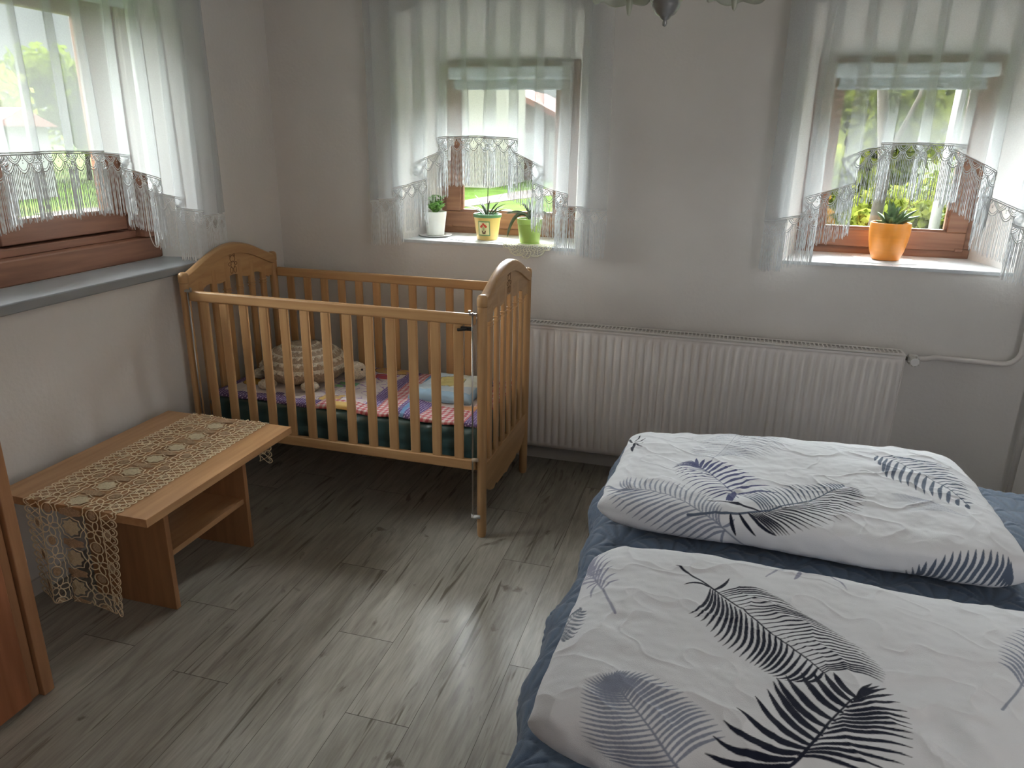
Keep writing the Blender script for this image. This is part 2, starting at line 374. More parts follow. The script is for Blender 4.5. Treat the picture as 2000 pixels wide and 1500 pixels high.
# ------------------------------------------------------------------ back windows
def bead_chain(name, pts, parent, r=.0018):
    mb = MB(); rr = [r*(1.25 if i % 2 else .65) for i in range(len(pts))]
    mb.tube(pts, rr, 5); return mb.build(name, M_chain, parent, smooth=True)
def back_window(k, c, hw, fw):
    y0 = D; z0, z1 = SZ, 1.83; xa, xb = c-fw, c+fw
    root = empty('window_%d' % k, (c, y0, z0), 'brown wooden casement window in the arched niche', 'window', kind='structure')
    del root['label'], root['category']
    f = MB(); t = .035
    f.box((xa, y0+.012, z0), (xb, y0+.075, z0+.04)); f.box((xa, y0+.012, z1-t), (xb, y0+.075, z1))
    f.box((xa, y0+.012, z0+.04), (xa+t, y0+.075, z1-t)); f.box((xb-t, y0+.012, z0+.04), (xb, y0+.075, z1-t))
    f.build('outer_frame', M_frame, root, bevel=.003)
    sa, sb, s0, s1 = xa+.028, xb-.028, z0+.032, z1-.03; w = .078
    s = MB()
    for a, b, p, q in ((sa, sb, s0, s0+w), (sa, sb, s1-w, s1), (sa, sa+w, s0+w, s1-w), (sb-w, sb, s0+w, s1-w)):
        s.box((a, y0-.006, p), (b, y0+.055, q))
    so = s.build('sash', M_frame, root, bevel=.005)
    g = MB(); gw = .012
    a, b, p, q = sa+w-.002, sb-w+.002, s0+w-.002, s1-w+.002
    for (x0, x1, zz0, zz1) in ((a, b, p, p+gw), (a, b, q-gw, q), (a, a+gw, p+gw, q-gw), (b-gw, b, p+gw, q-gw)):
        g.box((x0, y0+.006, zz0), (x1, y0+.03, zz1))
    g.build('glazing_bead', M_frame, so, bevel=.003)
    MB().box((a, y0+.030, p), (b, y0+.036, q)).build('pane', M_glass, so)
    # drip hole plugs and hinge cup
    MB().lathe((0, 0, 0), [(0.006, 0), (.006, .004), (.003, .006)], 10)
    h = MB(); h.box((xa+.032, y0-.010, z0+.030), (xa+.062, y0-.002, z0+.044)); h.build('hinge', M_frame, root, bevel=.002)
    h = MB(); h.box((xb-.062, y0-.010, z0+.030), (xb-.032, y0-.002, z0+.044)); h.build('hinge', M_frame, root, bevel=.002)
    hd = MB(); hz = (s0+s1)/2+.05
    hd.box((sa+.022, y0-.018, hz-.03), (sa+.048, y0-.006, hz+.03)); hd.tube([(sa+.035, y0-.012, hz), (sa+.035, y0-.045, hz), (sa+.035, y0-.048, hz-.1)], .008, 8)
    hd.build('handle', M_white, so, smooth=False, bevel=.003)
    return root
def sill_tiles(k, c, hw, fw, root):
    # tiled sill following the splay of the niche
    mb = MB(); g = MB(); zt = SZ+.0005
    g.add([(c-hw, -.004, SZ-.012), (c+hw, -.004, SZ-.012), (c+fw, D+.01, SZ-.012), (c-fw, D+.01, SZ-.012), (c-hw, -.004, zt), (c+hw, -.004, zt), (c+fw, D+.01, zt), (c-fw, D+.01, zt)],
          [(0, 3, 2, 1), (4, 5, 6, 7), (0, 1, 5, 4), (1, 2, 6, 5), (2, 3, 7, 6), (3, 0, 4, 7)])
    so = g.build('window_sill', mat('tile_grout_%d' % k, (.62, .65, .67), .6, .1, 30), root)
    rows = [(-.003, .155, 0), (.158, D+.008, .1)]
    for (ya, yb, sh) in rows:
        n = 4; xs = [-1+2*(i+sh)/n*1.0 for i in range(-1, n+2)]
        for i in range(len(xs)-1):
            def X(t, y):
                h = hw+(fw-hw)*min(max(y, 0), D)/D; return c+h*max(-1, min(1, t))
            if min(1, xs[i+1])-max(-1, xs[i]) < .05: continue
            q = .0012
            mb.add([(X(xs[i], ya)+q, ya, zt), (X(xs[i+1], ya)-q, ya, zt), (X(xs[i+1], yb)-q, yb, zt), (X(xs[i], yb)+q, yb, zt),
                    (X(xs[i], ya)+q, ya, zt+.0012), (X(xs[i+1], ya)-q, ya, zt+.0012), (X(xs[i+1], yb)-q, yb, zt+.0012), (X(xs[i], yb)+q, yb, zt+.0012)],
                   [(0, 3, 2, 1), (4, 5, 6, 7), (0, 1, 5, 4), (1, 2, 6, 5), (2, 3, 7, 6), (3, 0, 4, 7)])
    mb.build('tile', M_tile, so)
ZT = SZ+.002
M_blind = mat('blind_cassette', (.62, .70, .74), .4, .03, 8)
M_blindfab = mat('blind_fabric', (.42, .47, .49), .8, .06, 90)
def blind(c, fw, label):
    r = empty('roller_blind', (c, D-.03, 1.72), label, 'blind', 'roller blinds above the back windows')
    MB().box((c-fw+.06, D-.055, 1.745), (c+fw-.05, D-.008, 1.80)).build('cassette', M_blind, r, bevel=.012, seg=4)
    MB().box((c-fw+.085, D-.028, 1.712), (c+fw-.075, D-.022, 1.748)).build('fabric', M_blindfab, r)
    MB().tube([(c-fw+.08, D-.025, 1.706), (c+fw-.07, D-.025, 1.706)], .007, 10).build('bottom_bar', M_blind, r, smooth=True)
    MB().tube([(c+fw-.052, D-.032, 1.772), (c+fw-.040, D-.032, 1.772)], .026, 20).build('chain_wheel', M_white, r, bevel=.002)
    pts = [(c+fw-.036, D-.058+.0, 1.77-.0045*i) for i in range(96)]+[(c+fw-.036, D-.045+.013*math.cos(PI*i/8+PI), 1.335-.014*math.sin(PI*i/8)) for i in range(9)]
    pts += [(c+fw-.036, D-.032, 1.338+.0045*i) for i in range(96)]
    bead_chain('bead_chain', pts, r)
for k, (c, hw, fw) in enumerate(NICHES):
    rt = back_window(k+1, c, hw, fw); sill_tiles(k+1, c, hw, fw, rt)
blind(NICHES[0][0], NICHES[0][2], 'pale grey roller blind rolled up behind the middle net curtain')
blind(NICHES[1][0], NICHES[1][2], 'pale grey roller blind rolled up behind the right net curtain above the orange pot')

# ------------------------------------------------------------------ left window
def left_window():
    root = empty('window_3', (LD, -1.285, LSZ), '', '', kind='structure'); x0 = LD
    f = MB(); z0, z1 = LSZ, LZT; t = .085
    f.box((x0-.07, LY1, z0), (x0+.012, LY0, z0+.088)); f.box((x0-.07, LY1, z1-t), (x0+.012, LY0, z1))
    f.box((x0-.07, LY0-t, z0+.088), (x0+.012, LY0, z1-t)); f.box((x0-.07, LY1, z0+.088), (x0+.012, LY1+t, z1-t))
    f.build('outer_frame', M_frame_y, root, bevel=.007)
    f = MB(); a, b = LY0-t, LY1+t
    f.box((x0-.12, b, z0+.088), (x0-.035, a, z0+.118)); f.box((x0-.12, b, z0+.118), (x0-.106, a, z0+.14)); f.box((x0-.10, a-.02, z0+.118), (x0-.035, a, z1-t)); f.box((x0-.10, b, z0+.118), (x0-.035, b+.02, z1-t))
    f.build('inner_rebate', M_frame_y, root, bevel=.004)
    s0, s1 = z0+.125, z1-t; a -= .024; b += .024; mid = (a+b)/2
    for (p, q) in ((a, mid+.002), (mid-.002, b)):
        s = MB(); w = .085
        s.box((x0-.105, q, s0), (x0-.05, p, s0+w)); s.box((x0-.105, q, s1-w), (x0-.05, p, s1)); s.box((x0-.105, q, s0+w), (x0-.05, q+w, s1-w)); s.box((x0-.105, p-w, s0+w), (x0-.05, p, s1-w))
        so = s.build('sash', M_frame_y, root, bevel=.005)
        MB().box((x0-.083, q+w, s0+w), (x0-.077, p-w, s1-w)).build('pane', M_glass, so)
        h = MB(); h.box((x0-.052, p-.016, s0+.06), (x0-.034, p+.010, s0+.16)); h.build('hinge', M_frame_y, so, bevel=.004)
    # grey board sill projecting into the room
    s = MB(); s.prism([(LD+.01, LY0), (0, -.555), (.030, -.54), (.030, -2.05), (0, -2.02), (LD+.01, LY1)], 2, LSZ-.034, LSZ+.001)
    s.build('window_sill', M_sill_grey, root, bevel=.006, seg=3)
    r = empty('roller_blind', (-.12, -1.2, 1.95), 'bead chain loop and blind hanging at the right of the left window', 'blind')
    MB().box((-.19, -1.93, 1.93), (-.13, -.64, 2.0)).build('cassette', M_blind, r, bevel=.012, seg=4)
    x = -.135; ya, yb = -.745, -.668; pts = [(x, ya+.0001*i, 1.93-.0065*i) for i in range(125)]
    zc = 1.93-.0065*124; 
    for i in range(1, 25):
        an = PI*i/24; pts.append((x, (ya+yb)/2+.006-(yb-ya)/2*math.cos(an)*.9, zc-.088*math.sin(an)))
    pts += [(x, yb+.004-.0001*i, zc+.0065*i) for i in range(125)]
    bead_chain('bead_chain', pts, r, .0022)
left_window()

# ------------------------------------------------------------------ net curtains
def curtain(label, P3, Wd, n, a, b, hem, ztop, phase=0., drop=.205, topgather=.0, seed=1):
    # P3(u, w, z): u along the wall, w away from the wall
    rg = np.random.default_rng(seed); amps = .75+.5*rg.random(n+3)
    S = n*34; s = np.linspace(0, 1, S+1)
    ph = 2*PI*n*s+phase; am = np.interp(s*n, np.arange(n+3), amps)
    def path(zfrac):
        # folds get slightly looser towards the hem
        k = 1+.15*zfrac
        tri = np.arcsin(.985*np.sin(ph))/1.4; u = s*Wd+a*am*k*tri+.005*np.sin(ph*.37+3*zfrac); w = b*np.cos(ph)*am+.004*zfrac*np.sin(ph*.5+1)
        return u, w
    u0, w0 = path(1.0); hz = hem(s*Wd)
    rows = 26; P = np.zeros((rows, S+1, 3))
    for r in range(rows):
        t = r/(rows-1); u, w = path(t); z = ztop+(hz-ztop)*t
        P[r] = P3(u, w, z)
    root = empty('net_curtain', tuple(P[0, S//2]), label, 'curtain', 'white net curtains at the windows')
    grid_obj('voile', P, M_sheer, root)
    hp = P[-1]; seg = np.linalg.norm(np.diff(hp, axis=0), axis=1); L = np.concatenate([[0], np.cumsum(seg)]); T = L[-1]
    def at(l, dz=0, dw=0):
        x = [np.interp(l, L, hp[:, i]) for i in range(3)]; return Vector((x[0], x[1], x[2]+dz))
    tr = MB()
    m = int(T/.006)
    for dz in (.0, -.006): tr.tube([at(T*i/m, dz) for i in range(m+1)], .0021, 4)
    unit = .052; nu = int(T/unit)
    for i in range(nu):
        c = (i+.5)*T/nu; h = T/nu/2
        for (hh, dd, r) in ((.94, .026, .0018), (.70, .020, .0014), (.45, .013, .0013)):
            tr.tube([at(c+h*hh*q/6, -.006-dd*(1-(q/6)**2)) for q in range(-6, 7)], r, 4)
        for (hh, dd, r) in ((.96, .030, .0019), (.72, .022, .0014)):
            tr.tube([at(min(max(c+h+h*hh*q/6, 0), T), -.030-dd*(1-(q/6)**2)) for q in range(-6, 7)], r, 4)
        for (dx, dz) in ((.0, -.040), (-.006, -.036), (.006, -.036), (h, -.022), (h-.005, -.017), (h+.005, -.017), (h, -.030)):
            p = at(min(c+dx, T), dz); q = .0022
            tr.add([p+Vector(v)*q for v in ((1, 0, 0), (-1, 0, 0), (0, 1, 0), (0, -1, 0), (0, 0, 1.3), (0, 0, -1.3))],
                   [(0, 2, 4), (2, 1, 4), (1, 3, 4), (3, 0, 4), (2, 0, 5), (1, 2, 5), (3, 1, 5), (0, 3, 5)])
    tr.build('lace_trim', M_thread, root, fix=False)
    fr = MB(); ns = int(T/.0058)
    for i in range(ns):
        l = (i+.5)*T/ns; c = (l/T*nu) % 1.0; dz0 = -.034-.024*(1-abs(2*((c+.5) % 1)-1)**2)
        ln = drop+rg.normal()*.004; dx, dy = rg.normal(size=2)*.0018
        k = 13; pts = []; rr = []
        p0 = at(l)
        for j in range(k):
            t = j/(k-1); z = dz0-(ln+dz0)*t
            pts.append(p0+Vector((dx*t+.0006*math.sin(j*2.1+i), dy*t, z))); rr.append(.0018 if j % 2 else .0011)
        fr.tube(pts, rr, 3, cap=False)
    o = fr.build('fringe', M_thread, root, fix=False); 
    o['kind'] = 'stuff'
    return root
def hem_fn(c, half, zlo, zhi):
    def f(u):
        return zlo+(zhi-zlo)*np.interp(np.abs(u-c)/half, [0, .12, .17, .25, .33, .42, .6], [1, .985, .92, .56, .27, .05, 0])
    return f
curtain('white net curtain with arched fringe hem at the middle window above three plant pots',
        lambda u, w, z: np.stack([.51+u, -.065-w, z], -1), 1.09, 10, .047, .010, hem_fn(.535, 1.0, 1.20, 1.493), 2.2, .6, seed=3)
curtain('white net curtain with arched fringe hem at the right window above the orange pot',
        lambda u, w, z: np.stack([2.25+u, -.065-w, z], -1), 1.08, 9, .052, .010, hem_fn(.525, 1.0, 1.185, 1.495), 2.2, .2, seed=5)
curtain('white net curtain with arched fringe hem at the left window above the grey sill',
        lambda u, w, z: np.stack([.0445+w+.0*u, -.475-u, z], -1), 1.44, 12, .046, .0065, hem_fn(.79, 1.5, 1.155, 1.425), 2.25, 1.0, .205, seed=8)
for nm, a, b in (('middle', (.48, -.06, 2.2), (1.64, -.06, 2.2)), ('right', (2.22, -.06, 2.2), (3.36, -.06, 2.2)), ('left', (.0445, -.44, 2.25), (.0445, -1.955, 2.25))):
    r = empty('curtain_rail', a, 'white curtain rail carrying the %s net curtain' % nm, 'curtain rail', 'white curtain rails')
    A, B = Vector(a)+Vector((0, 0, .018)), Vector(b)+Vector((0, 0, .018))
    MB().tube([A, B], .009, 10).build('rod', M_white, r, smooth=True)
    for t in (.06, .89):
        p = A.lerp(B, t); q = Vector((p.x, -.0, p.z)) if nm != 'left' else Vector((0, p.y, p.z))
        MB().tube([p, q], .006, 8).build('bracket', M_white, r, smooth=True)

# ================================================================== RADIATOR
def radiator():
    xa, xb, yf, yb, z0, z1 = 1.05, 2.849, -.135, -.035, .108, .700
    r = empty('radiator', ((xa+xb)/2, yb, z0), 'long white ribbed panel radiator on the back wall between cot and bed', 'radiator')
    # ribbed front: profile along x
    xs = []; dep = []
    x = xa+.012
    pitch = .0333
    prof = [(0, 0), (.10, 0), (.22, .0085), (.70, .0085), (.84, 0)]
    while x+pitch < xb-.012:
        for t, d in prof: xs.append(x+t*pitch); dep.append(d)
        x += pitch
    xs = np.array([xa, xa+.01]+xs+[xb-.01, xb]); dep = np.array([0, 0]+dep+[0, 0])
    zs = [z0+.002, z0+.022, z0+.034, z1-.046, z1-.034, z1-.004]; k = [0, 0, 1, 1, 0, 0]
    P = np.zeros((len(zs), len(xs), 3))
    for i, z in enumerate(zs): P[i, :, 0] = xs; P[i, :, 1] = yf+.008-dep*k[i]; P[i, :, 2] = z
    o = grid_obj('front_panel', P, M_rad, r, solid=.0015)
    bk = P.copy(); bk[:, :, 1] = yb-.008+dep[None, :]*0
    MB().box((xa, yb-.010, z0), (xb, yb-.006, z1-.006)).build('back_panel', M_rad, r)
    for x0, x1 in ((xa-.002, xa+.002), (xb-.002, xb+.002)):
        MB().box((x0, yf+.006, z0), (x1, yb-.004, z1)).build('side_panel', M_rad, r, bevel=.001)
    # top grille with slots
    g = MB(); zt = z1
    g.box((xa, yf+.002, zt-.006), (xb, yf+.030, zt)); g.box((xa, yb-.022, zt-.003), (xb, yb-.004, zt)); g.box((xa, -.089, zt-.003), (xb, -.083, zt))
    g.box((xa, yf+.002, zt-.016), (xb, yf+.0045, zt-.004))
    n = int((xb-xa)/.0165)
    for i in range(n+1):
        x = xa+.004+(xb-xa-.008)*i/n; g.box((x-.0026, yf+.028, zt-.003), (x+.0026, yb-.02, zt-.0005))
    g.build('top_grille', M_rad, r)
    MB().box((xa+.01, yf+.012, zt-.03), (xb-.01, yb-.012, zt-.022)).build('slot_shade', mat('radiator_inside_shade', (.02, .02, .02), .8), r)  # near-black sheet painting the shade seen through the grille slots
    v = MB(); zc = .675; y = -.085
    v.tube([(xb, y, zc), (xb+.018, y, zc)], .008, 12); v.build('pipe_stub', M_metal, r, smooth=True)
    v = MB(); v.tube([(xb+.018, y, zc), (xb+.022, y, zc), (xb+.050, y, zc), (xb+.056, y, zc)], [.014, .019, .019, .014], 16); v.tube([(xb+.036, y, zc), (xb+.036, y-.035, zc), (xb+.036, y-.052, zc)], [.017, .019, .016], 16)
    vo = v.build('valve', M_white, r, bevel=.001)
    v = MB()
    for i in range(10):
        a = 2*PI*i/10; v.box((xb+.036+.0188*math.cos(a)-.002, y-.048, zc+.0188*math.sin(a)-.002), (xb+.036+.0188*math.cos(a)+.002, y-.030, zc+.0188*math.sin(a)+.002))
    v.build('thermostat_ring', mat('thermostat_white', (.60, .58, .55), .4), vo)
radiator()
def arc(c, r, a0, a1, n, f): return [f(c[0]+r*math.cos(a0+(a1-a0)*i/n), c[1]+r*math.sin(a0+(a1-a0)*i/n)) for i in range(n+1)]
f = lambda x, z: (x, -.036, z)
pts = [(2.905, -.082, .676), (2.93, -.075, .676), (2.98, -.036, .676), (3.20, -.036, .672)]+arc((3.215, .732), .06, -PI/2, 0, 10, f)+[(3.276, -.036, 1.2), (3.278, -.036, 2.44)]
tag(MB().tube(pts, .0105, 12).build('heating_pipe', M_rad, smooth=True), 'white pipe bending up from the radiator valve beside the right window', 'pipe')
tag(MB().tube([(3.345, -.045, 0), (3.345, -.045, 2.44)], .0105, 12).build('heating_pipe', M_rad, smooth=True), 'white vertical riser pipe going down to the floor behind the bed', 'pipe')

# ================================================================== COT
X0, X1, Y0, Y1 = .066, 1.316, -.811, -.196; YC = (Y0+Y1)/2
cot = empty('baby_cot', ((X0+X1)/2, YC, 0), 'slatted beech baby cot with arched ends against the back wall', 'cot')
def topz(y):
    t = (y-YC)/((Y1-Y0)/2); t = max(-1, min(1, t)); return .952+.088*max(0, math.cos(t*PI/2)**2)**.62 if abs(t) < 1 else .952
def cot_end(x, out):
    pr = .0185
    for y in (Y0, Y1):
        p = MB(); p.tube([(x, y, 0), (x, y, .006), (x, y, .03), (x, y, .88), (x, y, .918)], [.015, .017, pr, pr, pr], 20)
        p.build('post', M_beech_z, cot, smooth=False, bevel=.001)
        MB().tube([(x, y, .918), (x, y, .922), (x, y, .948), (x, y, .958), (x, y, .962)], [.017, .020, .020, .016, .008], 20).build('post_cap', M_beech_z, cot, smooth=True)
    # curved top rail
    n = 40; vs = []; fs = []; prof = [(-.017, -.046), (.017, -.046), (.019, -.02), (.017, -.006), (.008, 0), (-.008, 0), (-.017, -.006), (-.019, -.02)]
    for i in range(n+1):
        y = Y0+.005+(Y1-Y0-.01)*i/n; z = topz(y)
        for dx, dz in prof: vs.append((x+dx, y, z+dz))
    k = len(prof)
    for i in range(n):
        for j in range(k): fs.append((i*k+j, i*k+(j+1) % k, (i+1)*k+(j+1) % k, (i+1)*k+j))
    fs.append(tuple(range(k))); fs.append(tuple(n*k+j for j in range(k)))
    MB().add(vs, fs).build('top_rail', M_beech_y, cot, smooth=False, bevel=.0015)
    # head panel under the rail with a wavy lower edge
    ys = np.linspace(Y0+.015, Y1-.015, 49); up = [(y, topz(y)-.035) for y in ys]
    lo = []
    for y in ys:
        t = (y-YC)/((Y1-Y0)/2); b = .845+.05*(1-t*t); lo.append((y, b+.010*math.cos(t*PI*3.5)*(1 if abs(t) < .86 else 0)))
    vs = []; fs = []
    for i in range(49):
        for dx in (-.0075, .0075): vs.append((x+dx, *up[i])); vs.append((x+dx, *lo[i]))
    for i in range(48):
        a = i*4; b = a+4
        fs += [(a, b, b+1, a+1), (a+2, a+3, b+3, b+2), (a, a+2, b+2, b), (a+1, b+1, b+3, a+3)]
    fs += [(0, 1, 3, 2), (192, 194, 195, 193)]
    hp = MB().add(vs, fs).build('head_panel', M_beech_y, cot)
    # carved bear outline
    cv = MB()
    def ring(cy, cz, ry, rz, a0=0, a1=2*PI):
      for xi in (x-.0078, x+.0078):
        cl = abs(a1-a0) > 6.2; m = 18
        cv.tube([(xi, cy+ry*math.cos(a0+(a1-a0)*i/m), cz+rz*math.sin(a0+(a1-a0)*i/m)) for i in range(m if cl else m+1)], .0013, 5, closed=cl)
    zc = .952
    ring(YC, zc+.020, .017, .015); ring(YC-.013, zc+.034, .006, .006); ring(YC+.013, zc+.034, .006, .006)
    ring(YC, zc-.006, .014, .016); ring(YC-.020, zc-.002, .009, .007); ring(YC+.020, zc-.002, .009, .007)
    ring(YC-.012, zc-.028, .009, .014); ring(YC+.012, zc-.028, .009, .014)
    cv.build('carved_bear', mat('carving_groove', (.20, .10, .045), .6), hp)
    # slats
    for i in range(6):
        y = Y0+(Y1-Y0)*(i+1)/7; s = MB(); s.box((x-.008, y-.017, .285), (x+.008, y+.017, topz(y)-.07))
        so = s.build('end_slat', M_beech_z, cot, bevel=.005, seg=3)
        rg = MB()
        for z in (.832, .846): rg.box((x-.0105, y-.0195, z-.003), (x+.0105, y+.0195, z+.003))
        rg.build('slat_ring', M_beech_z, so, bevel=.003)
    # lower board with shaped bottom edge
    ys = np.linspace(Y0+.012, Y1-.012, 41); lo = []
    for y in ys:
        t = abs(y-YC)/((Y1-Y0)/2); z = .150-.0*t
        if t > .55: z = .150+.075*((t-.55)/.45)**2
        if .46 < t < .56: z += .010
        if t < .12: z -= .010*(1-t/.12)
        lo.append((y, z))
    MB().prism([(ys[0], .302), (ys[-1], .302)]+lo[::-1], 0, x-.011, x+.011).build('lower_board', M_beech_y, cot, bevel=.003)
cot_end(X0, -1); cot_end(X1, 1)
def cot_side(y, ztop, zbot, gap, front):
    xa, xb = X0+.020+gap, X1-.020-gap
    MB().box((xa, y-.011, ztop-.042), (xb, y+.011, ztop)).build('side_rail', M_beech, cot, bevel=.008, seg=4)
    MB().box((xa, y-.011, zbot), (xb, y+.011, zbot+.042)).build('side_rail', M_beech, cot, bevel=.006, seg=3)
    for i in range(13):
        x = X0+(X1-X0)*(i+1)/14
        MB().box((x-.0185, y-.007, zbot+.036), (x+.0185, y+.007, ztop-.038)).build('slat', M_beech_z, cot, bevel=.005, seg=3)
cot_side(Y0-.006, .892, .284, .004, True)
cot_side(Y1, .890, .262, .001, False)
for x, sg in ((X0+.030, 1), (X1-.030, -1)):
    MB().tube([(x, Y0-.022, .09), (x, Y0-.022, .90)], .0032, 8).build('guide_rod', M_metal, cot, smooth=True)
    b = MB(); b.tube([(x-sg*.004, Y0-.022, .092), (x-sg*.030, Y0-.018, .092)], .0075, 10); b.tube([(x, Y0-.022, .088), (x, Y0-.022, .102)], .006, 10)
    b.build('rod_bracket', M_white, cot, smooth=True)
    b = MB(); b.tube([(x+sg*.002, Y0-.024, .333), (x-sg*.022, Y0-.020, .333)], .0075, 10); b.build('rail_guide', mat('guide_plastic', (.55, .45, .33), .5), cot, smooth=True)
    b = MB(); b.box((x-.012, Y0-.026, .889), (x+.014, Y0-.012, .897)); b.tube([(x+.012*sg, Y0-.018, .897), (x+.012*sg, Y0-.018, .906)], .005, 8); b.build('top_catch', M_metal, cot, bevel=.001)
    if sg > 0: continue
    b = MB(); b.box((min(x, x+sg*.045), Y0-.024, .832), (max(x, x+sg*.045), Y0-.012, .846)); b.tube([(x+sg*.02, Y0-.026, .839), (x+sg*.055, Y0-.028, .834)], .006, 8); b.build('drop_latch', M_dark, cot, bevel=.002)
MB().box((X0+.018, Y0+.024, .268), (X1-.018, Y1-.018, .285)).build('mattress_base', M_beech, cot)
# mattress (lies in the cot: a thing of its own)
def puffy_box(name, a, b, m, parent=None, r=.02, wr=.004, nx=60, ny=30, nz=8, seed=0):
    # rounded box made of a wrinkled skin
    bm = bmesh.new(); bmesh.ops.create_cube(bm, size=1)
    bmesh.ops.subdivide_edges(bm, edges=bm.edges[:], cuts=1)
    bm.free()
    A = Vector(a); B = Vector(b); c = (A+B)/2; h = (B-A)/2
    mb = MB(); N_ = {0: nx, 1: ny, 2: nz}
    for ax in range(3):
        u, v = [(1, 2), (0, 2), (0, 1)][ax]
        for sg in (-1, 1):
            nu, nv = N_[u], N_[v]; vs = []; fs = []
            for i in range(nu+1):
                for j in range(nv+1):
                    p = [0, 0, 0]; p[ax] = sg*h[ax]; p[u] = h[u]*(-1+2*i/nu); p[v] = h[v]*(-1+2*j/nv)
                    q = [max(-h[k]+r, min(h[k]-r, p[k])) for k in range(3)]
                    d = Vector(p)-Vector(q); d = d.normalized()*r if d.length > 1e-9 else Vector((0, 0, 0))
                    w = c+Vector(q)+d
                    nn = d.normalized() if d.length > 0 else Vector((0, 0, 0))
                    w += nn*wr*noise.noise(Vector((w.x*9+seed, w.y*9, w.z*26)))*1.6
                    vs.append(w)
            for i in range(nu):
                for j in range(nv):
                    fs.append((i*(nv+1)+j, (i+1)*(nv+1)+j, (i+1)*(nv+1)+j+1, i*(nv+1)+j+1))
            mb.add(vs, fs)
    me = bpy.data.meshes.new(name); me.from_pydata(mb.v, [], mb.f)
    bm = bmesh.new(); bm.from_mesh(me); bmesh.ops.remove_doubles(bm, verts=bm.verts, dist=1e-4); bmesh.ops.recalc_face_normals(bm, faces=bm.faces); bm.to_mesh(me); bm.free()
    for p in me.polygons: p.use_smooth = True
    me.materials.append(m); o = bpy.data.objects.new(name, me); COL.objects.link(o); setparent(o, parent); return o
tag(puffy_box('cot_mattress', (X0+.026, Y0+.030, .286), (X1-.026, Y1-.024, .440), M_teal, r=.022, wr=.010, nx=110, nz=14), 'dark teal covered mattress lying inside the baby cot', 'mattress')
# patchwork blanket
def blanket():
    xa, xb, ya, yb = X0+.032, X1-.030, Y0+.030, Y1-.030; nx, ny = 480, 240
    x, y = np.meshgrid(np.linspace(xa, xb, nx), np.linspace(ya, yb, ny))
    xw = x+.012*fbm(x*5, y*5, 3, 2); yw = y+.012*fbm(x*5, y*5, 9, 2)
    white = np.array([.60, .55, .55]); pur = np.array([.12, .08, .21]); red = np.array([.42, .09, .11]); blue = np.array([.16, .30, .52])
    C = np.tile(white, (ny, nx, 1)).astype(float)
    def put(mask, col): C[mask] = col
    def ging(mask, s=.011, col=red):
        a = (np.floor(xw/s) % 2 == 0); b = (np.floor(yw/s) % 2 == 0)
        put(mask & a & b, col); put(mask & (a ^ b), col*.5+white*.5*np.array([1, .75, .75])); put(mask & ~a & ~b, white)
    def dots(mask, col=pur):
        put(mask, col); u = (xw/.011) % 1-.5; v = ((yw+np.floor(xw/.011) % 2*.0055)/.011) % 1-.5; put(mask & (u*u+v*v < .045), np.array([.62, .55, .72]))
    # picture fields
    def bear(cx, cy, r, col):
        put(((xw-cx)/r)**2+((yw-cy)/(r*.75))**2 < 1, np.array([.10, .06, .05])); put(((xw-cx)/r)**2+((yw-cy)/(r*.75))**2 < .88, col)
        for s in (-.6, .6): put(((xw-cx-s*r)/(.33*r))**2+((yw-cy-.6*r)/(.33*r))**2 < 1, col)
        for s in (-.3, .25): put(((xw-cx-s*r)/(.07*r))**2+((yw-cy-.1*r)/(.07*r))**2 < 1, np.array([.05, .03, .03]))
    tan = np.array([.50, .33, .13])
    bear(.70, -.27, .085, tan); bear(.19, -.60, .06, np.array([.6, .38, .1])); bear(.62, -.70, .05, np.array([.62, .42, .15]))
    put((np.abs(xw-.70) < .05) & (np.abs(yw+.37) < .03), red)
    put((np.abs(xw-.60) < .045) & (np.abs(yw+.52) < .03), np.array([.2, .42, .25]))
    th = np.sin(xw*90+3*np.sin(yw*60))+np.cos(yw*75+xw*30); put((np.abs(th) < .10) & (xw > .5) & (xw < .78), np.array([.25, .15, .40]))
    put((yw < ya+.05) & (xw < .58), pur); dots((yw < ya+.055) & (xw < .60)); dots((xw > .36) & (xw < .40) & (yw < -.70))
    ging((xw < .20) & (yw > -.55)); dots((xw < .13)); ging((yw > -.28) & (xw < .45)); dots((xw > .20) & (xw < .24) & (yw > -.6))
    dots((xw > .775) & (xw < .835)); ging((xw >= .835) & (xw < .925)); dots((xw >= .925) & (xw < .965))
    ging((yw < ya+.07) & (xw > .60) & (xw < .93)); put((yw < ya+.05) & (xw > .66) & (xw < .75), np.array([.60, .42, .15]))
    m2 = (xw >= .965); dots(m2 & (yw > -.32)); ging(m2 & (yw > -.30) & (xw > 1.05))
    ging(m2 & (yw < -.62)); dots(m2 & (yw < -.62) & (xw < 1.04)); put(m2 & (yw < -.60) & (yw > -.64) & (xw > 1.15), np.array([.6, .32, .15])); dots(m2 & (xw > 1.22) & (yw < -.6))
    ging(m2 & (xw > 1.20) & (yw > -.60)); put(np.abs(xw-.945+.15*(yw+.6)) < .008, blue)
    z = .455+.006*fbm(x*7, y*7, 5, 3)+.010*np.exp(-((x-.95)/.03)**2)*(y < -.4)
    ed = np.minimum(np.minimum(x-xa, xb-x), np.minimum(y-ya, yb-y)); z -= .014*np.exp(-ed/.006)
    # patchwork seams pressed in
    for sx in (.20, .40, .60, .775, .835, .925, .965, 1.2): z -= .0025*np.exp(-((xw-sx)/.004)**2)
    P = np.stack([x, y+.006*np.sin(x*21), z], -1)
    o = grid_obj('cot_blanket', P, attr_mat('patchwork_print', .9, .3, 400), colors=C, solid=.011)
    tag(o, 'purple and red checked patchwork blanket spread over the teal mattress', 'blanket')
blanket()
